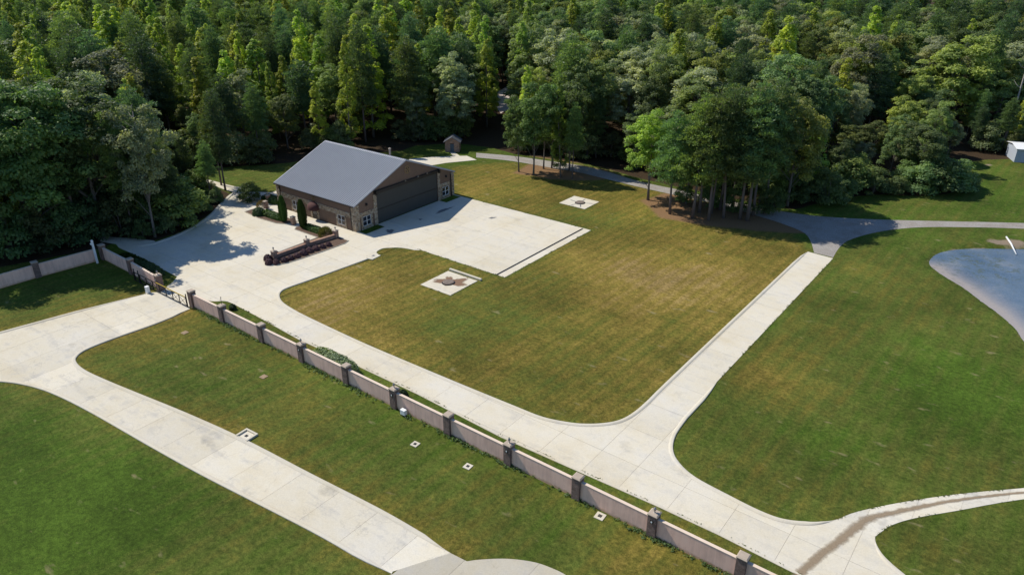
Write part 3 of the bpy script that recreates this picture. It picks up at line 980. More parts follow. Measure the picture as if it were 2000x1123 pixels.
window(-105.0, HY0, 'y')
window(-93.1, HY0, 'y')
window(HX1, 77.35, 'x')
window(HX1, 96.75, 'x')
for y0, y1 in ((75.81, 79.04), (95.36, 98.29)):
    stone(HX1 + 0.001, HX1 + 0.10, y0, y1, 2.24, 3.0, 'stone_band')
# big folding door
dr = MB().box(HX1 - 0.22, HX1 - 0.16, YA + 0.005, YB - 0.005, 0.02, ZD - 0.02).build('hangar_door', M['door'], hangar)
me_dp = rib_panel('door_panel', M['door'], 1.0, 1.0, 4, 0.03, None, None)
for k in range(15):
    for z0, z1, off in ((0.05, 2.42, 0.03), (2.5, ZD - 0.05, 0.05)):
        o = link('door_panel', me_dp, dr, (HX1 - 0.16 + off, YA + k * 1.0, z0))
        o.rotation_euler = (0, 0, R(90))
        o.scale = (0.985, -1, z1 - z0)
MB().box(HX1 - 0.1, HX1 - 0.03, YA + 0.01, YB - 0.01, 2.42, 2.5).build('hinge_rail', M['dark'], dr)
MB().box(HX1 + 0.005, HX1 + 0.35, YA - 0.45, YB + 0.45, ZD + 0.1, ZD + 0.62).build('door_header', M['dark'], hangar, bevel=0.03)
for y in (YA - 0.35, YB + 0.05):
    MB().box(HX1 + 0.03, HX1 + 0.6, y, y + 0.3, ZD + 0.0, ZD + 0.7).build('header_bracket', M['black'], hangar, bevel=0.03)
# corner downspouts, wall lamps, gable ornament
for x, y in ((HX1 - 0.98, HY0 - 0.2), (HX0 + 0.86, HY0 - 0.2), (HX1 + 0.15, HY1 - 0.82)):
    MB().box(x, x + 0.12, y, y + 0.10, 0.05, EAVE - 0.25).build('downspout', M['dark'], hangar)
for y in (77.45, 96.95):
    l = MB()
    l.box(HX1 + 0.05, HX1 + 0.12, y - 0.12, y + 0.12, 3.95, 4.35)
    l.lathe([(0.1, 3.98), (0.16, 4.05), (0.16, 4.25), (0.05, 4.4)], HX1 + 0.27, y, 8)
    l.build('wall_lamp', M['dark'], hangar)
for y in (86.4, 89.5, 91.8):
    l = MB()
    l.box(HX1 + 0.35, HX1 + 0.5, y - 0.1, y + 0.1, ZD + 0.62, ZD + 0.85)
    l.build('flood_lamp', M['lamp'], hangar)


def ornament(loc, rz, r, parent):
    o = MB()
    k = 24
    V, Fc = [], []
    for i in range(k):
        t = 2 * math.pi * i / k
        for rr in (r, r * 0.84):
            for y in (-0.05, 0.02):
                V.append((rr * math.cos(t), y, rr * 1.15 * math.sin(t)))
    for i in range(k):
        a, b = i * 4, ((i + 1) % k) * 4
        Fc += [(a, b, b + 2, a + 2), (a, a + 1, b + 1, b), (a + 2, b + 2, b + 3, a + 3)]
    o.add(V, Fc)
    for q in range(4):                    # four-bladed star
        t = q * math.pi / 2
        c, s = math.cos(t), math.sin(t)
        V = []
        for x, z in ((0, -0.16), (0.45, -0.12), (1.25, 0), (0.45, 0.12), (0, 0.16)):
            for y in (-0.08, 0.0):
                V.append(((x * c - z * s) * r, y, (x * s + z * c) * r * 1.1))
        o.add(V, [(0, 2, 4, 6, 8), (1, 9, 7, 5, 3)] + [(2 * i, 2 * i + 1, (2 * i + 3) % 10, (2 * i + 2) % 10) for i in range(5)])
    ob = o.build('ornament', M['bronze'], parent, loc)
    ob.rotation_euler = (0, 0, rz)


ornament((HX1 + 0.06, 87.3, 7.75), R(90), 0.62, hangar)
ornament((-99.9, HY0 - 0.06, 3.85), 0, 0.42, hangar)
# court entrance with domed awning
dd = MB().box(-100.55, -99.25, HY0 - 0.10, HY0 - 0.04, 0.02, 2.18).build('entrance_door', M['dark'], hangar)
MB().box(-100.45, -99.35, HY0 - 0.115, HY0 - 0.101, 0.9, 2.05).build('door_glass', M['glass'], dd)
MB().lathe([(0.05, 1.0), (0.05, 1.12)], -99.42, HY0 - 0.16, 8).build('handle', M['lamp'], dd)
for x in (-101.0, -99.24):
    stone(x, x + 0.44, HY0 - 0.16, HY0 - 0.001, 0, 2.2, 'stone_jamb')
aw = MB()
na, nb = 16, 8
V = []
for i in range(na + 1):
    t = math.pi * i / na
    for j in range(nb + 1):
        p = 0.5 * math.pi * j / nb
        V.append((-99.9 - 1.2 * math.cos(t), HY0 - 0.1 - 1.15 * math.sin(t) ** 0.8 * math.cos(p), 2.15 + 1.0 * math.sin(p) * (0.35 + 0.65 * math.sin(t))))
Fc = [(i * (nb + 1) + j, i * (nb + 1) + j + 1, (i + 1) * (nb + 1) + j + 1, (i + 1) * (nb + 1) + j) for i in range(na) for j in range(nb)]
Fv = []
o0 = len(V)
for i in range(na + 1):
    x, y, z = V[i * (nb + 1)]
    V.append((x, y, z - 0.28))
for i in range(na):
    Fc.append((i * (nb + 1), (i + 1) * (nb + 1), o0 + i + 1, o0 + i))
aw.add(V, Fc).build('awning', M['awning'], hangar, smooth=True)
# grass strips under the front windows
for y0, y1 in ((75.3, 79.5), (94.9, 98.9)):
    sheet('planting_strip', [(HX1 + 0.17, y0), (HX1 + 1.9, y0), (HX1 + 1.9, y1), (HX1 + 0.17, y1)], 0.05, M['grass'], 'small planted strip below a front window of the hangar')

# ------------------------------------------------------------------ leaf makers
def leaf_quads(P, N, size, aspect, rng, rnd):
    n = len(P)
    T = rng.normal(size=(n, 3))
    T -= N * (T * N).sum(1, keepdims=True)
    T /= np.linalg.norm(T, axis=1, keepdims=True) + 1e-9
    B = np.cross(N, T)
    s = (size * rng.uniform(0.7, 1.35, n))[:, None]
    return np.stack([P - T * s, P + B * s * aspect, P + T * s, P - B * s * aspect], 1).reshape(-1, 3)


def unit(rng, n):
    v = rng.normal(size=(n, 3))
    return v / np.linalg.norm(v, axis=1, keepdims=True)


def foliage(centres, radii, flat, per, size, aspect, rng, centre=None, spiky=False):
    """Leaf faces gathered in clumps; each clump lit as a body, with ragged gaps between."""
    Vs, Rs = [], []
    for c, r in zip(centres, radii):
        n = max(6, int(per * (r ** 2)))
        d = unit(rng, n)
        d[:, 2] = np.where(d[:, 2] < -0.35, -d[:, 2] * 0.6, d[:, 2])
        rad = r * rng.uniform(0.35, 1.0, n) ** 0.45 * (1 + 0.25 * rng.normal(size=n) * 0.5)
        P = c + d * rad[:, None] * np.array([1, 1, flat])
        N = d * 0.7 + unit(rng, n) * 0.6 + np.array([0, 0, 0.55])
        N /= np.linalg.norm(N, axis=1, keepdims=True)
        tone = np.clip(rng.normal(0.5, 0.13) + rng.normal(0, 0.17, n), 0, 1)
        if spiky:
            dr_ = d * 0.7 + unit(rng, n) * 0.6 + np.array([0, 0, 0.35])
            dr_ /= np.linalg.norm(dr_, axis=1, keepdims=True)
            sd = np.cross(dr_, unit(rng, n))
            sd /= np.linalg.norm(sd, axis=1, keepdims=True) + 1e-9
            L = (size * rng.uniform(0.7, 1.4, n))[:, None]
            V = np.stack([P - sd * L * aspect, P + dr_ * L * 0.5 - sd * L * aspect * 0.9, P + dr_ * L, P + dr_ * L * 0.5 + sd * L * aspect], 1).reshape(-1, 3)
        else:
            V = leaf_quads(P, N, size, aspect, rng, tone)
        Vs.append(V)
        Rs.append(tone)
    return np.concatenate(Vs), np.concatenate(Rs)


def trunk_mesh(name, h, r0, limbs, mat, lean=0.0, rng=None):
    b = MB()
    pts = [(lean * (t ** 1.5) * h * 0.05 + 0.12 * math.sin(3 * t + lean * 5), 0.1 * math.sin(4 * t + lean), t * h) for t in np.linspace(0, 1, 7)]
    b.tube(pts, [r0 * 1.35] + [r0 * (1 - 0.88 * t) for t in np.linspace(0.08, 1, 6)], 7)
    for c, z in limbs:
        p0 = Vector((0, 0, z))
        p2 = Vector(c)
        p1 = (p0 + p2) / 2 + Vector((0, 0, 0.35))
        rr = r0 * 0.32 * (1 - z / h * 0.5)
        b.tube([p0, p1, p2], [rr, rr * 0.6, rr * 0.2], 5, caps=False)
    return b.mesh(name, mat, smooth=True)


PROTO = {}


def proto(kind, seed):
    rng = np.random.default_rng(seed)
    if kind == 'hardwood':
        H = 20.0
        zc, rz, rx = H * 0.58, H * 0.42, H * rng.uniform(0.25, 0.31)
        C, Rr = [], []
        lob = unit(rng, 9)
        for _ in range(125):
            d = unit(rng, 1)[0]
            if d[2] < -0.7:
                d[2] *= -1
            bulge = 0.70 + 0.50 * max(0, np.max(lob @ d)) ** 7
            f = rng.uniform(0.45, 1.0) ** 0.6 * bulge
            wd = 1.0 if d[2] > -0.1 else 0.88
            C.append(np.array([d[0] * rx * f * wd, d[1] * rx * f * wd, zc + d[2] * rz * f]))
            Rr.append(rng.uniform(0.6, 1.55))
        V, r = foliage(C, Rr, 0.74, 105, 0.20, 0.62, rng)
        limbs = [(c, max(3.0, c[2] - 2.5 - 0.5 * np.hypot(c[0], c[1]))) for c in C[::5]]
        tr = trunk_mesh('trunk', H * 0.85, 0.24, limbs, M['bark'], rng.uniform(-1, 1))
        cr = np_mesh('crown', V, 4, M['leaf'], r)
    elif kind == 'poplar':
        H = 21.0
        C, Rr = [], []
        for _ in range(130):
            t = rng.uniform(0.0, 1.0) ** 0.85
            z = H * (0.10 + 0.89 * t)
            env = H * 0.150 * min(1.0, (t / 0.15 + 0.25)) ** 0.6 * (1 - t) ** 0.62 + 0.10
            a = rng.uniform(0, 2 * math.pi)
            f = rng.uniform(0.35, 1.0) ** 0.6
            C.append(np.array([math.cos(a) * env * f, math.sin(a) * env * f, z]))
            Rr.append(rng.uniform(0.5, 1.1) * (1.0 - 0.45 * t))
        V, r = foliage(C, Rr, 1.1, 165, 0.17, 0.7, rng)
        limbs = [(c, max(2.0, c[2] - 1.6)) for c in C[::6]]
        tr = trunk_mesh('trunk', H * 0.93, 0.19, limbs, M['bark'], rng.uniform(-1, 1))
        cr = np_mesh('crown', V, 4, M['leaf'], r)
    elif kind == 'pine':
        H = 22.0
        C, Rr, limbs = [], [], []
        base = rng.uniform(0.26, 0.42)
        nw = 17
        for q in range(nw):
            t = q / (nw - 1)
            z = H * (base + (0.97 - base) * t)
            L = H * 0.165 * min(1.0, t * 3.0 + 0.55) * (1 - t) ** 0.58 * rng.uniform(0.72, 1.18) + 0.25
            nb_ = rng.integers(4, 7) if t < 0.9 else 2
            a0 = rng.uniform(0, 6.28)
            for b_ in range(nb_):
                a = a0 + 2 * math.pi * b_ / nb_ + rng.uniform(-0.35, 0.35)
                l = L * rng.uniform(0.6, 1.15)
                tip = np.array([math.cos(a) * l, math.sin(a) * l, z + l * 0.22 + rng.uniform(-0.4, 0.4)])
                limbs.append((tip * np.array([0.9, 0.9, 1]), z - 0.3))
                C.append(tip)
                Rr.append(rng.uniform(0.6, 1.15) * (1.1 - 0.35 * t))
                if l > 1.6:
                    C.append(np.array([math.cos(a + .2) * l * 0.55, math.sin(a + .2) * l * 0.55, z + l * 0.15 + 0.2]))
                    Rr.append(rng.uniform(0.6, 1.0))
        V, r = foliage(C, Rr, 0.60, 135, 0.46, 0.15, rng, spiky=True)
        tr = trunk_mesh('trunk', H * 0.96, 0.21, limbs[::2], M['pine_bark'], rng.uniform(-0.6, 0.6))
        cr = np_mesh('crown', V, 4, M['needle'], r)
    elif kind == 'shrub':
        H = 6.0
        C, Rr = [], []
        for _ in range(40):
            d = unit(rng, 1)[0]
            d[2] = abs(d[2])
            f = rng.uniform(0.4, 1.0) ** 0.5
            C.append(np.array([d[0] * 2.3 * f, d[1] * 2.3 * f, 0.5 + d[2] * 4.6 * f]))
            Rr.append(rng.uniform(0.6, 1.1))
        V, r = foliage(C, Rr, 0.85, 150, 0.15, 0.6, rng)
        limbs = [(c, 0.3) for c in C[::5]]
        tr = trunk_mesh('trunk', 3.5, 0.1, limbs, M['bark'])
        cr = np_mesh('crown', V, 4, M['leaf'], r)
    PROTO.setdefault(kind, []).append((tr, cr, H))


for i in range(6):
    proto('hardwood', 100 + i)
for i in range(4):
    proto('poplar', 200 + i)
for i in range(6):
    proto('pine', 300 + i)
for i in range(4):
    proto('shrub', 400 + i)

TINT = dict(hardwood=[(0.190, 0.240, 0.085), (0.140, 0.196, 0.080), (0.262, 0.285, 0.170), (0.235, 0.265, 0.072)], poplar=[(0.330, 0.385, 0.060), (0.265, 0.335, 0.068), (0.370, 0.395, 0.060)],
            pine=[(0.115, 0.170, 0.066), (0.090, 0.145, 0.070), (0.148, 0.194, 0.064)], shrub=[(0.185, 0.235, 0.072), (0.210, 0.240, 0.112), (0.130, 0.182, 0.064)])
CATN = dict(hardwood='hardwood_tree', poplar='poplar_tree', pine='pine_tree', shrub='wild_shrub')
CATC = dict(hardwood='tree', poplar='tree', pine='tree', shrub='shrub')
NTREE = dict(hardwood=0, poplar=0, pine=0, shrub=0)


def tree(kind, x, y, h, label, group=None, tint=None, wide=1.0, rng=random, pi=None):
    tr, cr, H = PROTO[kind][rng.randrange(len(PROTO[kind])) if pi is None else pi]
    s = h / H
    root = thing(CATN[kind], label, CATC[kind], (x, y, 0), rng.uniform(0, 6.28), group)
    sx = s * wide * rng.uniform(0.9, 1.12)
    root.scale = (sx, sx, s)
    root.rotation_euler = (rng.uniform(-0.035, 0.035), rng.uniform(-0.035, 0.035), root.rotation_euler[2])
    for nm, me in (('trunk', tr), ('crown', cr)):
        o = bpy.data.objects.new(nm, me)
        COL.objects.link(o)
        o.parent = root
        if nm == 'crown':
            c = tint or rng.choice(TINT[kind])
            o.color = (*c, 1)
    NTREE[kind] += 1
    return root


# ------------------------------------------------------------------ forest
rg = random.Random(21)
cand = []
sp = 7.4
row = 0
yv = -40.0
while yv < 360:
    xv = -380.0 + (sp / 2 if row % 2 else 0)
    while xv < 60:
        cand.append((xv + rg.uniform(-0.42, 0.42) * sp, yv + rg.uniform(-0.42, 0.42) * sp))
        xv += sp
    yv += sp * 0.87
    row += 1
cx = np.array([c[0] for c in cand])
cy = np.array([c[1] for c in cand])
dopen = sdf(cx, cy, OPEN_AREA)
dclear = sdf(cx, cy, GP([(966, 206), (972, 180), (1000, 164), (1016, 172), (998, 212), (978, 222)]))
dgravel = sdf(cx, cy, GRAVEL)
dspur = sdf(cx, cy, GP([(190, 476), (252, 488), (310, 478), (300, 466), (200, 458)]))
dpath = sdf(cx, cy, GP([(330, 340), (470, 378), (470, 364), (330, 331)]))
SPECS = []
for i in range(len(cand)):
    x, y = cand[i]
    if dopen[i] < 1.6 or dclear[i] < 2.0 or dgravel[i] < 2.0 or dspur[i] < 1.0 or dpath[i] < 0.8:
        continue
    gx, gy = x * CU + y * SU, -x * SU + y * CU
    if gy < 30:
        continue
    bx, by, dep = project(x, y, 0)
    tx, ty, _ = project(x, y, 22)
    if tx < -120 or tx > 2120 or ty < -35:
        continue
    # a gap runs back to the sandy clearing
    if abs(bx - 987) < 3.0 * F_PX / dep and ty < 200 and by > 186 and dep < 232:
        continue
    edge = dopen[i] < 8
    if bx > 1580 and dopen[i] < 4.5:
        continue
    r = rg.random()
    patch = 0.5 + 0.28 * math.sin(x * 0.055 + 1.3) * math.sin(y * 0.07 + 0.4) + 0.22 * math.sin(x * 0.11 - y * 0.05)
    if bx < 370:
        p_pop, p_pine = (0.45 if ty < 75 else 0.20) * 2 * patch, 0.52
    elif bx < 960:
        p_pop, p_pine = (0.56 if dopen[i] < 45 and bx < 720 else 0.34) * 2 * patch, 0.48
    else:
        p_pop, p_pine = 0.10 * 2 * patch, 0.26
    kind = 'poplar' if r < p_pop else 'pine' if r < p_pop + p_pine else 'hardwood'
    h = {'pine': rg.uniform(18, 27), 'hardwood': rg.uniform(13, 23), 'poplar': rg.uniform(18, 27)}[kind]
    if edge:
        h *= rg.uniform(0.8, 1.0) if bx < 215 else rg.uniform(0.5, 0.7) if bx < 480 else rg.uniform(0.6, 0.95) if bx < 1580 else rg.uniform(0.45, 0.7)
    elif dopen[i] < 17 and 215 < bx < 480:
        h *= rg.uniform(0.6, 0.85)
    elif dopen[i] < 20 and bx > 1620:
        h *= rg.uniform(0.5, 0.7)
    zone = 'beyond the left wall' if bx < 215 else 'beside the court' if bx < 560 else 'behind the hangar' if bx < 820 else 'behind the shed' if bx < 1010 else 'behind the gravel road' if bx < 1560 else 'behind the far lawn'
    depth = 'edge' if dopen[i] < 8 else 'front' if dopen[i] < 24 else 'deep'
    tint = list(rg.choice(TINT[kind]))
    grey = kind == 'hardwood' and tint[2] > 0.14
    if kind == 'hardwood' and bx > 960:
        tint = [tint[0] * 1.12, tint[1] * 1.08, tint[2] * 1.1]
    SPECS.append(dict(x=x, y=y, kind=kind, h=h, zone=zone, depth=depth, tint=tuple(tint), grey=grey, bx=bx, dep=dep, wide=rg.uniform(0.75, 1.3), edge=edge))


def ordinal(n):
    base = ['first', 'second', 'third', 'fourth', 'fifth', 'sixth', 'seventh', 'eighth', 'ninth', 'tenth', 'eleventh', 'twelfth', 'thirteenth', 'fourteenth', 'fifteenth', 'sixteenth', 'seventeenth', 'eighteenth', 'nineteenth']
    if n < 20:
        return base[n - 1]
    tens = ['', '', 'twent', 'thirt', 'fort', 'fift', 'sixt', 'sevent', 'eight', 'ninet'][min(9, n // 10)]
    return tens + 'ieth' if n % 10 == 0 else tens + 'y-' + base[n % 10 - 1]


SPECS.sort(key=lambda q: q['dep'])
seen = dict(pine=0, hardwood=0, poplar=0)
near, rest = [], []
for q in SPECS:
    seen[q['kind']] += 1
    (near if seen[q['kind']] <= 270 else rest).append(q)
near.sort(key=lambda q: q['bx'])
cnt = {}
for q in near:
    kind, zone = q['kind'], q['zone']
    desc = {'pine': 'dark green pine', 'hardwood': 'grey green hardwood' if q['grey'] else 'round green hardwood', 'poplar': 'yellow green poplar'}[kind]
    place = {'edge': 'at the forest edge', 'front': 'in the front forest rows', 'deep': 'deep in the forest'}[q['depth']]
    key = (desc, place, zone)
    cnt[key] = cnt.get(key, 0) + 1
    lab = f'{desc} {place} {zone}, {ordinal(cnt[key])} from left'
    tree(kind, q['x'], q['y'], q['h'], lab, f'{desc}s {place} {zone}', q['tint'], q['wide'], rg)
scount = {}
for q in near:
    if q['edge']:
        for _ in range(3):
            sx_, sy_ = q['x'] + rg.uniform(-3, 3), q['y'] + rg.uniform(-3, 3)
            if sdf(np.array([sx_]), np.array([sy_]), OPEN_AREA)[0] < 0.4:
                continue
            scount[q['zone']] = scount.get(q['zone'], 0) + 1
            tree('shrub', sx_, sy_, rg.uniform(2.5, 9.0), f'leafy wild shrub under the trees {q["zone"]}, {ordinal(scount[q["zone"]])} from left', f'wild shrubs under the trees {q["zone"]}', None, rg.uniform(0.8, 1.3), rg)


def far_forest(specs):
    """The trees past the nearest few hundred of each kind: one mass, instanced on points."""
    kinds = bpy.data.collections.new('far_tree_kinds')
    index = {}
    names = []
    for kind in ('hardwood', 'pine', 'poplar'):
        for pi, (tr, cr, H) in enumerate(PROTO[kind]):
            bm = bmesh.new()
            bm.from_mesh(cr)
            nf0 = len(bm.faces)
            bm.from_mesh(tr)
            bm.faces.ensure_lookup_table()
            for f in bm.faces[nf0:]:
                f.material_index = 1
            me = bpy.data.meshes.new('far_tree')
            bm.to_mesh(me)
            bm.free()
            me.materials.append(make_leaf(f'far_{kind}_leaf', 0.48 if kind != 'pine' else 0.38, 0.25, 0.55, TINT[kind][pi % len(TINT[kind])]))
            me.materials.append(tr.materials[0])
            o = bpy.data.objects.new(f'far_{kind}_{pi}', me)
            kinds.objects.link(o)
            names.append((o.name, kind, H))
    names.sort()
    me = bpy.data.meshes.new('far_forest')
    me.from_pydata([(q['x'], q['y'], 0) for q in specs], [], [])
    idx, rot, scl = [], [], []
    for q in specs:
        opts = [i for i, nm in enumerate(names) if nm[1] == q['kind']]
        i = rg.choice(opts)
        idx.append(i)
        rot += [0, 0, rg.uniform(0, 6.28)]
        s_ = q['h'] / names[i][2]
        scl += [s_ * q['wide'], s_ * q['wide'], s_]
    me.attributes.new('idx', 'INT', 'POINT').data.foreach_set('value', idx)
    me.attributes.new('rot', 'FLOAT_VECTOR', 'POINT').data.foreach_set('vector', rot)
    me.attributes.new('scl', 'FLOAT_VECTOR', 'POINT').data.foreach_set('vector', scl)
    o = link('forest', me)
    o['kind'] = 'stuff'
    o['label'] = 'mixed green forest rising to the top of the picture'
    ng = bpy.data.node_groups.new('far_forest', 'GeometryNodeTree')
    ng.interface.new_socket('Geometry', in_out='INPUT', socket_type='NodeSocketGeometry')
    ng.interface.new_socket('Geometry', in_out='OUTPUT', socket_type='NodeSocketGeometry')
    gi, go = ng.nodes.new('NodeGroupInput'), ng.nodes.new('NodeGroupOutput')
    ci = ng.nodes.new('GeometryNodeCollectionInfo')
    ci.inputs['Collection'].default_value = kinds
    ci.inputs['Separate Children'].default_value = True
    ci.inputs['Reset Children'].default_value = True
    ip = ng.nodes.new('GeometryNodeInstanceOnPoints')
    ip.inputs['Pick Instance'].default_value = True
    def at(nm, ty):
        a_ = ng.nodes.new('GeometryNodeInputNamedAttribute')
        a_.data_type = ty
        a_.inputs['Name'].default_value = nm
        return a_.outputs['Attribute']
    L = ng.links.new
    L(gi.outputs[0], ip.inputs['Points'])
    L(ci.outputs[0], ip.inputs['Instance'])
    L(at('idx', 'INT'), ip.inputs['Instance Index'])
    er = ng.nodes.new('FunctionNodeEulerToRotation')
    L(at('rot', 'FLOAT_VECTOR'), er.inputs[0])
    L(er.outputs[0], ip.inputs['Rotation'])
    L(at('scl', 'FLOAT_VECTOR'), ip.inputs['Scale'])
    L(ip.outputs[0], go.inputs[0])
    o.modifiers.new('far_forest', 'NODES').node_group = ng


far_forest(rest)
print('forest', len(near), len(rest), seen, NTREE)

# ------------------------------------------------------------------ groves and single trees
ordn = ['first', 'second', 'third', 'fourth', 'fifth', 'sixth', 'seventh', 'eighth', 'ninth', 'tenth', 'eleventh', 'twelfth', 'thirteenth', 'fourteenth', 'fifteenth', 'sixteenth']
right = [(1265, 391, 16, 'hardwood', (0.22, 0.28, 0.05)), (1308, 418, 18, 'pine', None), (1341, 398, 12, 'hardwood', (0.15, 0.20, 0.045)), (1352, 426, 21, 'pine', None), (1367, 415, 20, 'pine', None), (1383, 431, 22, 'pine', None), (1388, 417, 20.5, 'pine', None), (1406, 410, 22, 'pine', None),
         (1413, 426, 21.5, 'pine', None), (1445, 428, 22, 'pine', None), (1459, 431, 23, 'pine', None), (1471, 421, 22, 'pine', None), (1495, 418, 23, 'pine', None), (1430, 404, 21, 'pine', None)]
for k, (px, py, h, kind, tint) in enumerate(right):
    x, y = G(px, py)
    desc = {0: 'light green leafy tree at the near end of the pine grove', 2: 'small leafy tree under the pines of the right grove'}.get(k, f'tall pine, {ordn[k]} trunk from the left in the right grove')
    if kind == 'pine':
        tint = [(0.20, 0.27, 0.075), (0.13, 0.195, 0.070), (0.165, 0.225, 0.075)][k % 3] if k < 8 else [(0.115, 0.17, 0.066), (0.15, 0.20, 0.07)][k % 2]  # left pines tinted lighter: sunlight on that side put into their leaf colour
    tree(kind, x, y, h, desc, 'trees of the grove by the gravel road', tint, 1.14 if kind == 'pine' else 1.0, rg, k % 6)
for k, (px, py, h) in enumerate([(1335, 396, 5.5), (1385, 404, 6.5), (1432, 412, 6), (1478, 416, 7), (1510, 420, 6)]):
    x, y = G(px, py)
    tree('shrub', x, y, h, f'leafy sapling between the trunks of the right grove, {ordn[k]} from left', 'saplings in the right grove', (0.12, 0.175, 0.06), 0.8, rg)
left = [(1013, 336, 15, 'hardwood'), (1042, 343, 18.5, 'hardwood'), (1062, 330, 17, 'hardwood'), (1078, 329, 18, 'hardwood'), (1094, 346, 19, 'poplar'), (1112, 333, 18, 'hardwood'), (1118, 350, 15, 'pine'), (1080, 322, 17, 'hardwood')]
for k, (px, py, h, kind) in enumerate(left):
    x, y = G(px, py)
    tree(kind, x, y, h, f'{"slender green" if kind == "poplar" else "thin needle" if kind == "pine" else "leafy green"} tree, {ordn[k]} trunk from the left in the left grove', 'trees of the grove behind the small round pad', (0.13, 0.19, 0.06) if kind != 'poplar' else (0.18, 0.245, 0.045), 0.72, rg)
for k, (px, py, h) in enumerate([(441, 372, 19), (432, 362, 18)]):
    x, y = G(px, py)
    tree('pine', x, y, h, ['tall pine by the kerb at the top of the court', 'tall pine just behind the kerb pine at the top of the court'][k], None, None, 0.9, rg)
for k, (px, py, h, kind) in enumerate([(-50, 505, 25, 'hardwood'), (20, 497, 26, 'pine'), (70, 486, 24, 'hardwood'), (120, 478, 26, 'hardwood'), (160, 468, 25, 'pine'), (205, 455, 24, 'hardwood'), (40, 470, 26, 'pine'), (140, 450, 26, 'pine')]):
    x, y = G(px, py)
    tree(kind, x, y, h, f'tall dark {"pine" if kind == "pine" else "leafy tree"} close behind the left wall, {ordn[k]} of the row', 'tall trees close behind the left wall', (0.105, 0.165, 0.060) if kind == 'pine' else (0.135, 0.195, 0.068), 1.1, rg)
for k, (px, py, h, kind) in enumerate([(262, 457, 20, 'pine'), (303, 463, 21, 'hardwood'), (345, 440, 15, 'pine')]):
    x, y = G(px, py)
    tree(kind, x, y, h, f'tall {"pine" if kind == "pine" else "leafy tree"} beside the court kerb, {ordn[k]} of the row', 'tall trees beside the court kerb', None, 0.8, rg)


def snag(px, py, h, label, seed):
    r_ = random.Random(seed)
    x, y = G(px, py)
    b_ = MB()
    b_.tube([(0, 0, 0), (0.2, 0.1, h * 0.5), (0.1, 0.3, h)], [0.26, 0.18, 0.05], 7)
    for q in range(9):
        z = h * (0.55 + 0.05 * q)
        a_ = r_.uniform(0, 6.28)
        l_ = r_.uniform(1.2, 3.2) * (1.2 - 0.06 * q)
        b_.tube([(0.15, 0.15, z), (math.cos(a_) * l_ * 0.6, math.sin(a_) * l_ * 0.6, z + l_ * 0.35), (math.cos(a_ + 0.2) * l_, math.sin(a_ + 0.2) * l_, z + l_ * 0.9)], [0.09, 0.055, 0.02], 5)
    o_ = b_.build('dead_tree', M['dead'], None, (x, y, 0), smooth=True)
    tag(o_, label, 'tree')


snag(150, 425, 21, 'bare pale dead tree standing in the forest beyond the left wall', 1)
snag(300, 420, 19, 'bare pale dead tree in the forest above the court kerb', 2)
snag(1960, 280, 21, 'bare dead tree in the forest above the far lawn', 4)
for k, (px, py, h) in enumerate([(-70, 515, 9), (-20, 508, 8), (30, 500, 10), (62, 492, 7), (100, 486, 9.5), (135, 479, 8), (172, 471, 9), (195, 462, 7), (238, 459, 8), (280, 466, 4), (325, 455, 4.5), (365, 440, 3.5), (400, 415, 4), (425, 396, 3.5), (10, 478, 11), (85, 468, 11), (150, 455, 11), (215, 448, 10), (300, 452, 8), (350, 432, 7)]):
    x, y = G(px, py)
    tree('shrub', x, y, h, f'dark leafy understorey tree, {ordinal(k + 1)} along the left wall and court kerb', 'understorey along the left wall and court kerb', rg.choice([(0.11, 0.16, 0.06), (0.085, 0.13, 0.055), (0.14, 0.18, 0.075)]), rg.uniform(0.7, 1.0), rg)
x, y = G(489, 392)
tree('shrub', x, y, 4.2, 'airy small tree at the far left corner of the hangar', None, (0.085, 0.115, 0.035), 1.1, rg)
for k, (px, py, h, wd) in enumerate([(1790, 380, 7, 1.2), (1822, 378, 8, 1.2), (1850, 372, 7, 1.3), (1880, 369, 4.5, 1.3), (1700, 383, 6, 1.1), (1745, 383, 4, 1.4), (1640, 392, 5, 1.2), (1610, 402, 9, 0.8)]):
    x, y = G(px, py)
    tree('shrub', x, y + 1.5, h, f'dense tall bush, {ordn[k]} along the edge of the far right lawn', 'bushes along the far right lawn', (0.16, 0.215, 0.085), wd, rg)

# ------------------------------------------------------------------ boundary wall, pillars, gate
PILLAR = {}


def pillar(parent, x, y, lamp, h=2.28, wd=0.78, rz=0.0, mat='brick'):
    key = (mat, round(h, 2), round(wd, 2))
    if key not in PILLAR:
        PILLAR[key] = (MB().box(-wd / 2, wd / 2, -wd / 2, wd / 2, 0, h).mesh('pillar', M[mat]),
                       MB().frustum(0, 0, h + 0.002, h + 0.07, wd / 2 + 0.05, wd / 2 + 0.06).frustum(0, 0, h + 0.07, h + 0.15, wd / 2 + 0.06, wd / 2 - 0.04).mesh('cap', M['cap']),
                       MB().lathe([(0.13, h + 0.14), (0.05, h + 0.17), (0.045, h + 0.36), (0.11, h + 0.40), (0.13, h + 0.56), (0.10, h + 0.60), (0.02, h + 0.72)], 0, 0, 8).mesh('lamp', M['lamp']),
                       MB().box(-0.14, 0.14, -wd / 2 - 0.05, -wd / 2 - 0.001, h - 0.72, h - 0.42).mesh('light_box', M['black']), MB().box(-0.07, 0.07, -wd / 2 - 0.065, -wd / 2 - 0.051, h - 0.65, h - 0.50).mesh('light_plate', M['white']))
    p = link('pillar', PILLAR[key][0], parent, (x, y, 0))
    p.rotation_euler = (0, 0, rz)
    link('cap', PILLAR[key][1], p)
    if lamp:
        link('lamp', PILLAR[key][2], p)
        if mat == 'brick':
            link('light_box', PILLAR[key][3], p)
            link('light_plate', PILLAR[key][4], p)
    return p


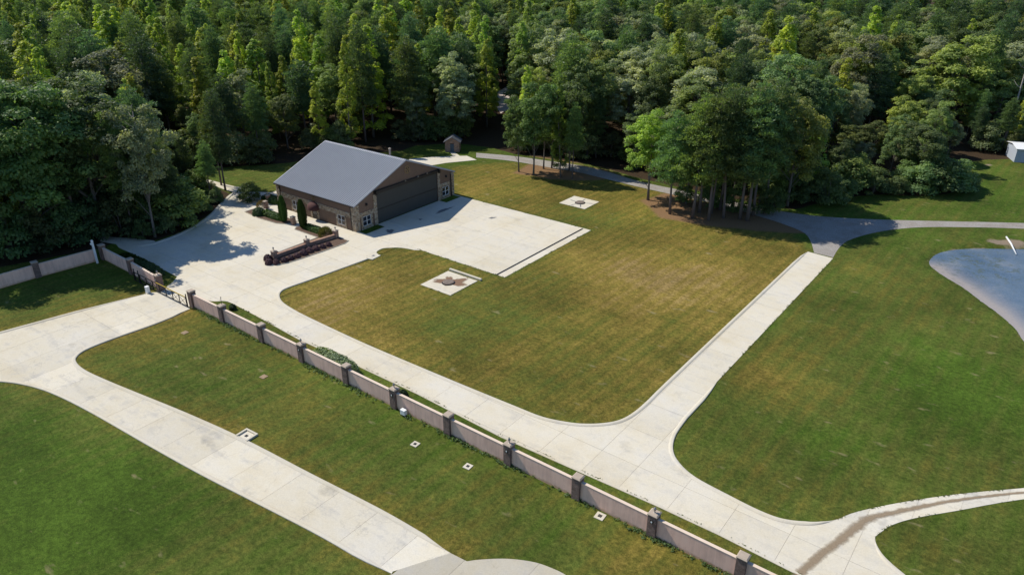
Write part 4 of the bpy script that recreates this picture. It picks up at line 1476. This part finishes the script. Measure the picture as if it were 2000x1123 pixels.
def wall_run(root, pts, lamps, h=1.95, th=0.26, wd=0.78, ends=True):
    for k, (p, l) in enumerate(zip(pts, lamps)):
        a = 0
        if k < len(pts) - 1:
            a = math.atan2(pts[k + 1][1] - p[1], pts[k + 1][0] - p[0])
        elif k:
            a = math.atan2(p[1] - pts[k - 1][1], p[0] - pts[k - 1][0])
        if l is not None:
            pillar(root, p[0], p[1], l, rz=a)
    for k in range(len(pts) - 1):
        a, b = Vector((*pts[k], 0)), Vector((*pts[k + 1], 0))
        L = (b - a).length
        d = (b - a).normalized()
        i0, i1 = wd / 2 - 0.01, L - (wd / 2 - 0.01)
        seg = MB()
        seg.box(i0, i1, -th / 2, th / 2, -0.1, h - 0.06)
        seg.frustum
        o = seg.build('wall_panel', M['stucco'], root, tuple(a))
        o.rotation_euler = (0, 0, math.atan2(d.y, d.x))
        c = MB().box(i0, i1, -th / 2 - 0.02, th / 2 + 0.02, h - 0.058, h).build('coping', M['coping'], o, bevel=0.015)


WX = [-86.5, -79.6, -71.45, -63.85, -56.2, -48.8, -41.3, -33.8, -26.25, -18.9, -11.4, -3.9]
WY = 43.75
long_wall = thing('perimeter_wall', 'long pink stucco wall with dark brick pillars running from the gate to the lower right', 'wall', (0, 0, 0))
wall_run(long_wall, [(x, WY) for x in WX], [False, False, False, True, False, True, False, True, False, True, False, False])
gate_wall = thing('perimeter_wall', 'short shaded pink wall between the corner pillar and the gate', 'wall', (0, 0, 0))
wall_run(gate_wall, [(-111.6, 44.3), (-103.1, 44.2), (-94.7, WY)], [False, False, True])
side_wall = thing('perimeter_wall', 'shaded pink wall with dark pillar running off to the left under the trees', 'wall', (0, 0, 0))
l1 = G(75, 541)
l2 = G(-90, 590)
wall_run(side_wall, [l2, l1, (-111.75, 43.55)], [False, False, None])
# gooseneck keypad lamp behind the second pillar
gx, gy = -79.6, WY
MB().tube([(gx, gy + 0.1, 2.42), (gx, gy + 0.1, 3.35), (gx + 0.05, gy + 0.1, 3.5), (gx + 0.18, gy + 0.05, 3.55), (gx + 0.28, gy, 3.48)], 0.035, 6).build('pole_lamp', M['black'])
tag(bpy.data.objects['pole_lamp'], 'thin black hooked lamp pole rising above the second wall pillar from the gate', 'lamp')

gate = thing('sliding_gate', 'black metal sliding gate with crossed braces and yellow top strip', 'gate', (-100.2, 43.05, 0))
GL = 13.3
for z, nm in ((0.22, 'bottom_rail'), (1.5, 'top_rail')):
    MB().box(0, GL, -0.04, 0.04, z - 0.04, z + 0.05).build(nm, M['black'], gate)
MB().box(6.0, GL - 0.1, -0.03, 0.03, 1.552, 1.60).build('yellow_strip', M['yellow'], gate)
nb_ = 8
bw = GL / nb_
bar = MB().box(-0.035, 0.035, -0.05, 0.05, 0.26, 1.46).mesh('upright', M['black'])
for k in range(nb_ + 1):
    link('upright', bar, gate, (k * bw, 0.002, 0))
for k in range(nb_):
    for s in (0, 1):
        y0 = 0.03 if s else -0.03
        zA, zB = (0.3, 1.42) if s else (1.42, 0.3)
        MB().tube([(k * bw + 0.05, y0, zA), ((k + 1) * bw - 0.05, y0, zB)], 0.028, 4).build('brace', M['black'], gate)
for x in (0.0, 1.1, GL - 0.05):
    MB().box(x - 0.05, x + 0.05, 0.06, 0.16, 0, 1.95).build('guide_post', M['black'], gate)
op = thing('gate_operator', 'white gate motor box at the left end of the drive', 'motor box', (-95.2, 42.2, 0))
MB().box(-0.25, 0.25, -0.22, 0.22, 0.12, 0.95).build('housing', M['white'], op, bevel=0.03)
MB().box(-0.32, 0.32, -0.28, 0.28, 0, 0.12).build('plinth', M['kerb'], op)
MB().box(-0.27, 0.27, -0.24, 0.24, 0.952, 1.02).build('lid', M['white'], op, bevel=0.03)
wp = thing('light_post', 'white square post standing at the wall corner', 'post', (-110.9, 42.9, 0))
MB().box(-0.13, 0.13, -0.13, 0.13, 0, 3.6).build('shaft', M['white'], wp, bevel=0.02)
MB().frustum(0, 0, 3.602, 3.75, 0.17, 0.05).build('cap', M['white'], wp)
MB().box(-0.10, 0.10, -0.3, -0.131, 3.05, 3.3).build('flood_lamp', M['white'], wp)
ub = thing('utility_box', 'small white utility box at the foot of the pink wall', 'utility box', (-47.0, 43.15, 0))
MB().box(-0.32, 0.32, -0.2, 0.2, 0.22, 0.8).build('housing', M['white'], ub, bevel=0.03)
for x in (-0.22, 0.22):
    MB().box(x - 0.04, x + 0.04, -0.04, 0.04, -0.1, 0.218).build('leg', M['lamp'], ub)

# ------------------------------------------------------------------ garden: low wall, beds, hedges, cypresses
bed = crom([(-90.9, 58.3), (-91.9, 58.6), (-92.6, 60.0)], 4) + [(-92.7, 64.1), (-92.7, 69.6), (-98.6, 69.6), (-99.2, 70.3), (-99.2, 72.3), (-91.2, 72.3), (-90.8, 71.6), (-87.8, 71.5), (-87.5, 70.5)] + crom([(-87.7, 66), (-88.2, 61.5), (-88.8, 59.2), (-89.9, 58.3)], 4)
MB().prism(bed if area(bed) > 0 else bed[::-1], 0.0, 0.10).build('mulch_bed', M['mulch'])
tag(bpy.data.objects['mulch_bed'], 'curving mulched planting island with kerb in the court', 'planting bed')
kerb(bed + [bed[0]], 1 if area(bed) < 0 else -1, 'thin concrete kerb round the planting island', w=0.18, h=0.14, taper=False)
sheet('straw_cover', [(-92.4, 60.4), (-91.35, 60.4), (-91.1, 71.2), (-92.4, 69.4)], 0.115, M['cover'], 'tan straw mulch behind the low garden wall', 'stuff')
bed2 = [(-112.5, 69.6), (-108, 69.2), (-103.6, 69.5), (-102.0, 70.2), (-101.4, 71.0), (-101.4, 72.2), (-112.5, 72.4)]
o = MB().prism(bed2, 0.0, 0.09).build('mulch_bed', M['mulch'])
tag(o, 'mulched bed with clipped hedge left of the hangar entrance walk', 'planting bed')
kerb(bed2 + [bed2[0]], -1 if area(bed2) > 0 else 1, 'thin concrete kerb round the hedge bed', w=0.18, h=0.14, taper=False)
lw = thing('garden_wall', 'low brown brick garden wall with three lamp topped piers', 'wall', (0, 0, 0))
pa, pb, pc = (-91.2, 60.0), (-91.0, 66.0), (-90.4, 71.3)
for p, q in ((pa, pb), (pb, pc)):
    d = Vector((q[0] - p[0], q[1] - p[1], 0))
    o = MB().box(0.33, d.length - 0.33, -0.19, 0.19, 0, 0.62).build('wall_panel', M['brick_warm'], lw, (p[0], p[1], 0))
    o.rotation_euler = (0, 0, math.atan2(d.y, d.x))
    c = MB().box(0.33, d.length - 0.33, -0.23, 0.23, 0.622, 0.69).build('coping', M['brick_warm'], o)
for p in (pa, pb, pc):
    pillar(lw, p[0], p[1], True, h=1.25, wd=0.66, mat='brick_warm')
for (px, py), lb in (((573.7, 439), 'low brown brick pier between the two cypresses'), ((525, 396), 'brown brick pier with lamp at the far left corner of the hangar'), ((520, 408), 'low brick pier beside the left hedge')):
    x, y = G(px, py)
    t = thing('brick_pier', lb, 'pier', (x, y, 0), 0, 'brick piers by the hangar entrance')
    pillar(t, 0, 0, 'lamp' in lb, h=1.35, wd=0.62, mat='brick_warm')


def bush_mesh(nm, seed, rx, ry, rz, per, size, aspect=0.6, squash=4.0, mat='hedge', spiky=False):
    """Clipped bush: leaf faces over a super-ellipsoid with a dense inner body."""
    rng = np.random.default_rng(seed)
    A = 8 * (rx * ry + ry * rz + rx * rz)
    n = int(per * A)
    d = unit(rng, n)
    d[:, 2] = np.abs(d[:, 2])
    k = (np.abs(d) ** squash).sum(1) ** (-1.0 / squash)
    rad = k * rng.uniform(0.78, 1.04, n)
    P = d * rad[:, None] * np.array([rx, ry, rz])
    if spiky:
        dr_ = d * 0.8 + unit(rng, n) * 0.35 + np.array([0, 0, 0.5])
        dr_ /= np.linalg.norm(dr_, axis=1, keepdims=True)
        sd = np.cross(dr_, unit(rng, n))
        sd /= np.linalg.norm(sd, axis=1, keepdims=True) + 1e-9
        L = (size * rng.uniform(0.7, 1.4, n))[:, None]
        V = np.stack([P - sd * L * aspect, P + dr_ * L * 0.5 - sd * L * aspect, P + dr_ * L, P + dr_ * L * 0.5 + sd * L * aspect], 1).reshape(-1, 3)
    else:
        N = d * 0.9 + unit(rng, n) * 0.55
        N /= np.linalg.norm(N, axis=1, keepdims=True)
        V = leaf_quads(P, N, size, aspect, rng, None)
    return np_mesh(nm, V, 4, M[mat], np.clip(rng.normal(0.5, 0.2, n), 0, 1))


def bush(name, label, cat, x, y, me, color, group=None, rz=0.0, s=(1, 1, 1), part='foliage'):
    t = thing(name, label, cat, (x, y, 0.05), rz, group)
    t.scale = s
    o = link(part, me, t)
    o.color = (*color, 1)
    st = MB().tube([(0, 0, -0.1), (0, 0, 0.35)], 0.05, 6).build('stem', M['bark'], t)
    return t


me_ball = [bush_mesh('foliage', 50 + i, 0.56, 0.56, 0.78, 90, 0.10, 0.7, 2.2) for i in range(3)]
balls = [(523.5, 508), (526, 516), (540, 516), (556, 512), (568, 507.5), (580, 503), (593, 498), (605, 493), (617, 489), (630, 485), (642, 481), (539, 501)]
for k, (px, py) in enumerate(balls):
    x, y = G(px, py)
    lb = 'round purple shrub hidden behind the end pier of the garden wall' if k == 11 else f'round purple shrub, {ordn[k]} from the rounded end of the island' if k else 'round purple shrub at the rounded tip of the island'
    bush('purple_shrub', lb, 'shrub', x, y, me_ball[k % 3], (0.105, 0.055, 0.068), 'purple shrubs along the garden wall', rg.uniform(0, 6), (rg.uniform(0.85, 1.1),) * 3)
me_h = bush_mesh('foliage', 60, 2.4, 0.65, 0.95, 75, 0.11)
bush('clipped_hedge', 'clipped green box hedge beside the near cypress', 'hedge', -95.5, 71.0, me_h, (0.07, 0.115, 0.024))
me_h2 = bush_mesh('foliage', 61, 2.7, 0.75, 0.95, 75, 0.11)
bush('clipped_hedge', 'clipped green hedge at the left end of the hangar bed', 'hedge', -106.4, 70.9, me_h2, (0.06, 0.105, 0.022))
me_h3 = bush_mesh('foliage', 62, 2.2, 1.0, 1.1, 60, 0.13)
x, y = G(533, 398)
bush('clipped_hedge', 'dark green hedge behind the brick pier at the far hangar corner', 'hedge', x - 1.0, y + 0.5, me_h3, (0.045, 0.08, 0.02))
bush('round_bush', 'dark round bush at the far left of the hangar bed', 'bush', *G(506, 420), bush_mesh('foliage', 63, 1.1, 1.1, 1.3, 55, 0.12, 0.6, 2.2), (0.035, 0.06, 0.02))
bush('ornamental_grass', 'pale rounded ornamental grass clump at the end of the hedge', 'ornamental grass', -92.2, 70.7, bush_mesh('foliage', 64, 1.0, 1.0, 1.35, 60, 0.42, 0.05, 2.1, 'hedge', True), (0.16, 0.16, 0.055))
bush('ornamental_grass', 'tan ornamental grass clump near the far hangar corner', 'ornamental grass', *G(512, 405), bush_mesh('foliage', 65, 0.8, 0.8, 1.0, 60, 0.36, 0.05, 2.1, 'hedge', True), (0.22, 0.17, 0.08))
for (px, py), lb in (((551, 499), 'small green plant nearest the end pier behind the garden wall'), ((562.5, 494), 'small green plant second from the end pier behind the garden wall')):
    bush('small_plant', lb, 'plant', *G(px, py), bush_mesh('foliage', 66, 0.4, 0.4, 0.4, 60, 0.10), (0.05, 0.085, 0.025), 'small plants behind the garden wall')


def cypress(px, py, h, label, seed):
    rng = np.random.default_rng(seed)
    n = 7000
    t = rng.uniform(0, 1, n)
    prof = 0.62 * np.sin(np.pi * np.clip(t * 0.80 + 0.17, 0, 1)) ** 0.7 + 0.02
    a = rng.uniform(0, 2 * np.pi, n)
    col_ = 1 + 0.10 * np.sin(a * 7 + t * 3) + 0.06 * np.sin(a * 13)
    r = prof * col_ * rng.uniform(0.8, 1.03, n)
    P = np.stack([np.cos(a) * r, np.sin(a) * r, 0.15 + t * (h - 0.3)], -1)
    d = np.stack([np.cos(a) * 0.45, np.sin(a) * 0.45, np.ones(n)], -1) + unit(rng, n) * 0.25
    d /= np.linalg.norm(d, axis=1, keepdims=True)
    sd = np.cross(d, np.stack([np.cos(a), np.sin(a), np.zeros(n)], -1)) + unit(rng, n) * 0.4
    sd /= np.linalg.norm(sd, axis=1, keepdims=True)
    L = (0.24 * rng.uniform(0.7, 1.3, n))[:, None]
    V = np.stack([P - sd * L * 0.2, P + d * L * 0.5 - sd * L * 0.28, P + d * L, P + d * L * 0.5 + sd * L * 0.28], 1).reshape(-1, 3)
    me = np_mesh('crown', V, 4, M['hedge'], np.clip(rng.normal(0.45, 0.2, n), 0, 1))
    x, y = G(px, py)
    tr = thing('cypress_tree', label, 'tree', (x, y, 0), 0, 'columnar cypresses by the hangar')
    o = link('crown', me, tr)
    o.color = (0.040, 0.078, 0.014, 1)
    MB().tube([(0, 0, -0.1), (0, 0, h * 0.6)], [0.09, 0.03], 6).build('trunk', M['bark'], tr)


cypress(555, 433.5, 4.6, 'columnar cypress left of the first court window', 71)
cypress(593, 446, 5.0, 'taller columnar cypress nearest the hangar entrance', 72)
# planting inside the boundary wall
bush('spreading_hedge', 'grey green spreading hedge behind the middle of the long wall', 'hedge', -60.2, 45.35, bush_mesh('foliage', 67, 3.5, 0.95, 1.35, 60, 0.13), (0.20, 0.25, 0.12))
x, y = G(787, 777)
bush('round_bush', 'small dark round bush behind the long wall near the utility box', 'bush', x, y, bush_mesh('foliage', 68, 0.6, 0.6, 0.9, 70, 0.11, 0.6, 2.2), (0.03, 0.055, 0.018))
x, y = G(455, 604)
bush('round_bush', 'small dark bush behind the wall right of the hooked lamp', 'bush', x, y, bush_mesh('foliage', 69, 0.45, 0.45, 0.7, 70, 0.11, 0.6, 2.2), (0.03, 0.055, 0.018))
bush('spreading_hedge', 'low shaded hedge inside the wall between the corner and the gate', 'hedge', -104.5, 46.2, bush_mesh('foliage', 70, 5.5, 1.0, 1.0, 45, 0.15), (0.055, 0.09, 0.025))


# weeds along the foot of the long wall
def weeds():
    rng = np.random.default_rng(5)
    xs, P = np.arange(-86, -2, 0.06), []
    C = []
    for x in xs:
        dens = 0.5 + 0.5 * math.sin(x * 0.9) + 0.5 * math.sin(x * 0.31 + 1)
        if rng.uniform() < max(0.12, dens * 0.6):
            C.append((x, 43.6 - abs(rng.normal(0, 0.28)) - 0.02, 0.05))
    C = np.array(C)
    n = len(C) * 14
    P = np.repeat(C, 14, 0) + rng.normal(0, 0.07, (n, 3))
    P[:, 2] = np.abs(P[:, 2]) + rng.uniform(0, 0.12, n)
    N = unit(rng, n) + np.array([0, 0, 0.8])
    N /= np.linalg.norm(N, axis=1, keepdims=True)
    V = leaf_quads(P, N, 0.075, 0.5, rng, None)
    o = link('weeds', np_mesh('weeds', V, 4, M['hedge'], rng.uniform(0, 1, n)))
    o.color = (0.115, 0.175, 0.065, 1)
    o['kind'] = 'stuff'
    o['label'] = 'green weeds growing along the foot of the long wall'


weeds()


def grass_fringe():
    """Turf creeping over the bare concrete edges."""
    rng = np.random.default_rng(9)
    C = []
    for line in (RIGHT_EDGE[:3], SWALE_N, SWALE_S, [(-59.4, 76), (-59.4, 99.2), (-86, 99.2)], [(-79, 75.9), (-59.4, 75.9)], STRIP_EDGE[16:], [(-67.3, 66.8), (-61.7, 66.8), (-61.7, 72.6), (-67.3, 72.6), (-67.3, 66.8)], [(-71.2, 107.2), (-65.7, 107.2), (-65.7, 112.2), (-71.2, 112.2), (-71.2, 107.2)]):
        for a_, b_ in zip(line[:-1], line[1:]):
            L_ = math.hypot(b_[0] - a_[0], b_[1] - a_[1])
            for q in range(int(L_ / 0.07)):
                t_ = rng.uniform()
                x_, y_ = a_[0] + (b_[0] - a_[0]) * t_, a_[1] + (b_[1] - a_[1]) * t_
                if rng.uniform() < 0.22 + 0.35 * math.sin(x_ * 1.3 + y_ * 0.9) + 0.25 * math.sin(x_ * 4.1 - y_ * 3.3):
                    C.append((x_ + rng.normal(0, 0.05), y_ + rng.normal(0, 0.05), 0.05))
    C = np.array(C)
    n = len(C) * 5
    P = np.repeat(C, 5, 0) + rng.normal(0, 0.045, (n, 3)) * np.array([1, 1, 0.4])
    N = unit(rng, n) + np.array([0, 0, 0.7])
    N /= np.linalg.norm(N, axis=1, keepdims=True)
    o = link('grass_fringe', np_mesh('grass_fringe', leaf_quads(P, N, 0.06, 0.4, rng, None), 4, M['hedge'], rng.uniform(0, 1, n)))
    o.color = (0.135, 0.16, 0.04, 1)
    o['kind'] = 'stuff'
    o['label'] = 'tufts of grass creeping over the concrete edges'


grass_fringe()

# ------------------------------------------------------------------ pads, basins, shed, far building
def pad(label, poly, seed, c, litter):
    t = thing('concrete_pad', label, 'concrete pad', (0, 0, 0))
    MB().prism(poly, 0.0, 0.07).build('slab', M['concrete'], t, bevel=0.01)
    rock = MB().lathe([(0.80, 0.072), (0.86, 0.2), (0.74, 0.27), (0.2, 0.29)], c[0], c[1], 11).build('round_cover', M['lid'], t)
    MB().lathe([(0.97, 0.0705), (0.97, 0.10)], c[0], c[1], 14).build('rim', M['black'], t)
    if litter:
        rgp = random.Random(seed)
        P = []
        for i in range(40):
            a = 2 * math.pi * i / 40
            r = 2.0 + 0.7 * math.sin(2 * a + 0.6) + 0.45 * math.sin(5 * a + 2) + rgp.uniform(-0.3, 0.3)
            P.append((c[0] + 0.1 + r * math.cos(a) * 0.85, c[1] + 0.5 + r * math.sin(a)))
        o = MB().add([(c[0] + (p[0] - c[0]) * 1.25, c[1] + (p[1] - c[1]) * 1.1, 0.076) for p in P] + [(c[0], c[1] + 0.3, 0.076)], [(i, (i + 1) % 40, 40) for i in range(40)]).build('leaf_litter', M['rust'], t)
        o.data.attributes.new('cover', 'FLOAT', 'POINT').data.foreach_set('value', [0.05] * 40 + [1.3])
        o['kind'] = 'stuff'
    else:
        for k, a in enumerate((0.4, 1.7, 3.0, 4.4, 5.3)):
            MB().add([(c[0] + math.cos(a - .05) * 1.0, c[1] + math.sin(a - .05) * 1.0, 0.076), (c[0] + math.cos(a - .02) * 2.5, c[1] + math.sin(a - .02) * 2.5, 0.076), (c[0] + math.cos(a + .09) * 2.0, c[1] + math.sin(a + .09) * 2.0, 0.076), (c[0] + math.cos(a + .12) * 1.0, c[1] + math.sin(a + .12) * 1.0, 0.076)], [(0, 1, 2, 3)]).build('stain', M['tar'], t)


pad('square concrete pad with brown leaf litter near the apron', [(-67.3, 66.8), (-61.7, 66.8), (-61.7, 72.6), (-67.3, 72.6)], 1, G(876, 553), True)
pad('square concrete pad with round dark cover by the left grove', [(-71.2, 107.2), (-65.7, 107.2), (-65.7, 112.2), (-71.2, 112.2)], 2, G(1133, 397), False)
o = MB().box(-67.4, -61.4, 72.9, 73.25, 0, 0.28).build('kerb_block', M['kerb'], bevel=0.02)
tag(o, 'low concrete kerb block along the back of the littered pad', 'kerb block')
for (px, py, s, dark_), lb in (((811, 867.5, 0.37, True), 'small square concrete drain basin left of its neighbour in the strip lawn'), ((914, 911, 0.37, True), 'small square concrete drain basin nearer the wall pillar in the strip lawn'), ((1172, 1008, 0.42, True), 'square concrete drain basin close under the long wall'),
                             ((515, 736, 0.36, False), 'small tan square cover in the strip lawn'), ((361, 650, 0.36, False), 'tiny tan square cover near the gate')):
    x, y = G(px, py)
    t = thing('drain_basin', lb, 'drain', (x, y, 0), R(4), 'drain basins in the strip lawn')
    MB().box(-s, s, -s, s, 0, 0.06).build('frame', M['kerb'] if dark_ else M['cover'], t, bevel=0.01)
    if dark_:
        g = MB()
        for k in range(4):
            g.box(-s * 0.42 + k * s * 0.21, -s * 0.42 + k * s * 0.21 + s * 0.16, -s * 0.4, s * 0.4, 0.0605, 0.07)
        g.build('grate', M['black'], t)
x, y = G(472, 857)
t = thing('curb_inlet', 'open concrete storm inlet box beside the entry drive', 'drain', (x, y + 0.55, 0), R(4))
f = MB()
f.box(-0.85, 0.85, 0.55, 0.75, 0, 0.2)
f.box(-0.85, -0.65, -0.6, 0.549, 0, 0.2)
f.box(0.65, 0.85, -0.6, 0.549, 0, 0.2)
f.build('frame', M['kerb'], t)
MB().box(-0.649, 0.649, -0.6, 0.549, 0, 0.05).build('floor', M['concrete_old'], t)
MB().box(-0.18, 0.18, -0.15, 0.15, 0.0505, 0.06).build('grate', M['black'], t)
t = thing('concrete_flume', 'small concrete spillway at the corner of the central lawn', 'drain', (*G(729, 500), 0), R(8))
MB().box(-0.9, 0.9, -0.6, 0.7, 0, 0.06).build('slab', M['concrete'], t)
MB().box(-0.2, 0.25, -0.2, 0.25, 0.0605, 0.066).build('grate', M['tar'], t)

x, y = G(877, 297)
shed = thing('brick_shed', 'small brown brick shed with grey gable roof at the forest edge', 'shed', (x, y + 1.4, 0), YAW + R(-4))
shed.scale = (0.84, 0.84, 0.88)
MB().box(-1.9, 1.9, -1.6, 1.6, 0, 2.55).build('wall', M['brick_warm'], shed)
g = MB()
for yy in (-1.6, 1.45):
    g.add([(-1.9, yy, 2.55), (1.9, yy, 2.55), (0, yy, 3.7), (-1.9, yy + .15, 2.55), (1.9, yy + .15, 2.55), (0, yy + .15, 3.7)], [(0, 1, 2), (3, 5, 4), (0, 2, 5, 3), (1, 4, 5, 2)])
g.build('gable', M['brick_warm'], shed)
for s in (-1, 1):
    MB().add([(0, -1.95, 3.78), (s * 2.3, -1.95, 2.42), (s * 2.3, 1.95, 2.42), (0, 1.95, 3.78), (0, -1.95, 3.90), (s * 2.3, -1.95, 2.54), (s * 2.3, 1.95, 2.54), (0, 1.95, 3.90)], [(0, 1, 2, 3), (4, 7, 6, 5), (0, 4, 5, 1), (1, 5, 6, 2), (2, 6, 7, 3)]).build('roof', M['shingle'], shed)
d_ = MB().box(-0.5, 0.5, -1.66, -1.601, 0.02, 2.1).build('door', M['bluegrey'], shed)
MB().box(-0.6, 0.6, -1.64, -1.602, 2.1, 2.22).build('lintel', M['dark'], shed)
MB().lathe([(0.06, 2.75), (0.1, 2.8), (0.1, 3.0), (0.04, 3.08)], 0.0, -1.72, 8).build('lamp', M['lamp'], shed)
MB().lathe([(0.04, 1.0), (0.04, 1.1)], 0.36, -1.7, 6).build('handle', M['lamp'], d_)

a = G(1980, 317)
wb = thing('metal_building', 'white metal sided building at the right edge of the far lawn', 'building', (a[0], a[1], 0), R(22))
MB().box(0, 9, 0, 6, 0, 2.9).build('wall', M['tin'], wb)
me_t = rib_panel('siding_panel', M['tin'], 0.99, 2.8, 3, 0.03, None, None)
for k in range(9):
    o = link('siding_panel', me_t, wb, (k * 1.0, -0.008, 0.03))
    o.scale = (1, -1, 1)
MB().add([(-0.3, -0.4, 2.85), (9.3, -0.4, 2.85), (9.3, 3, 3.35), (-0.3, 3, 3.35), (-0.3, 6.4, 2.85), (9.3, 6.4, 2.85), (-0.3, -0.4, 2.95), (9.3, -0.4, 2.95), (9.3, 3, 3.45), (-0.3, 3, 3.45), (-0.3, 6.4, 2.95), (9.3, 6.4, 2.95)],
         [(0, 3, 2, 1), (3, 4, 5, 2), (6, 7, 8, 9), (9, 8, 11, 10), (0, 1, 7, 6), (4, 10, 11, 5), (0, 6, 9, 3), (3, 9, 10, 4), (1, 2, 8, 7), (2, 5, 11, 8)]).build('roof', M['white'], wb)
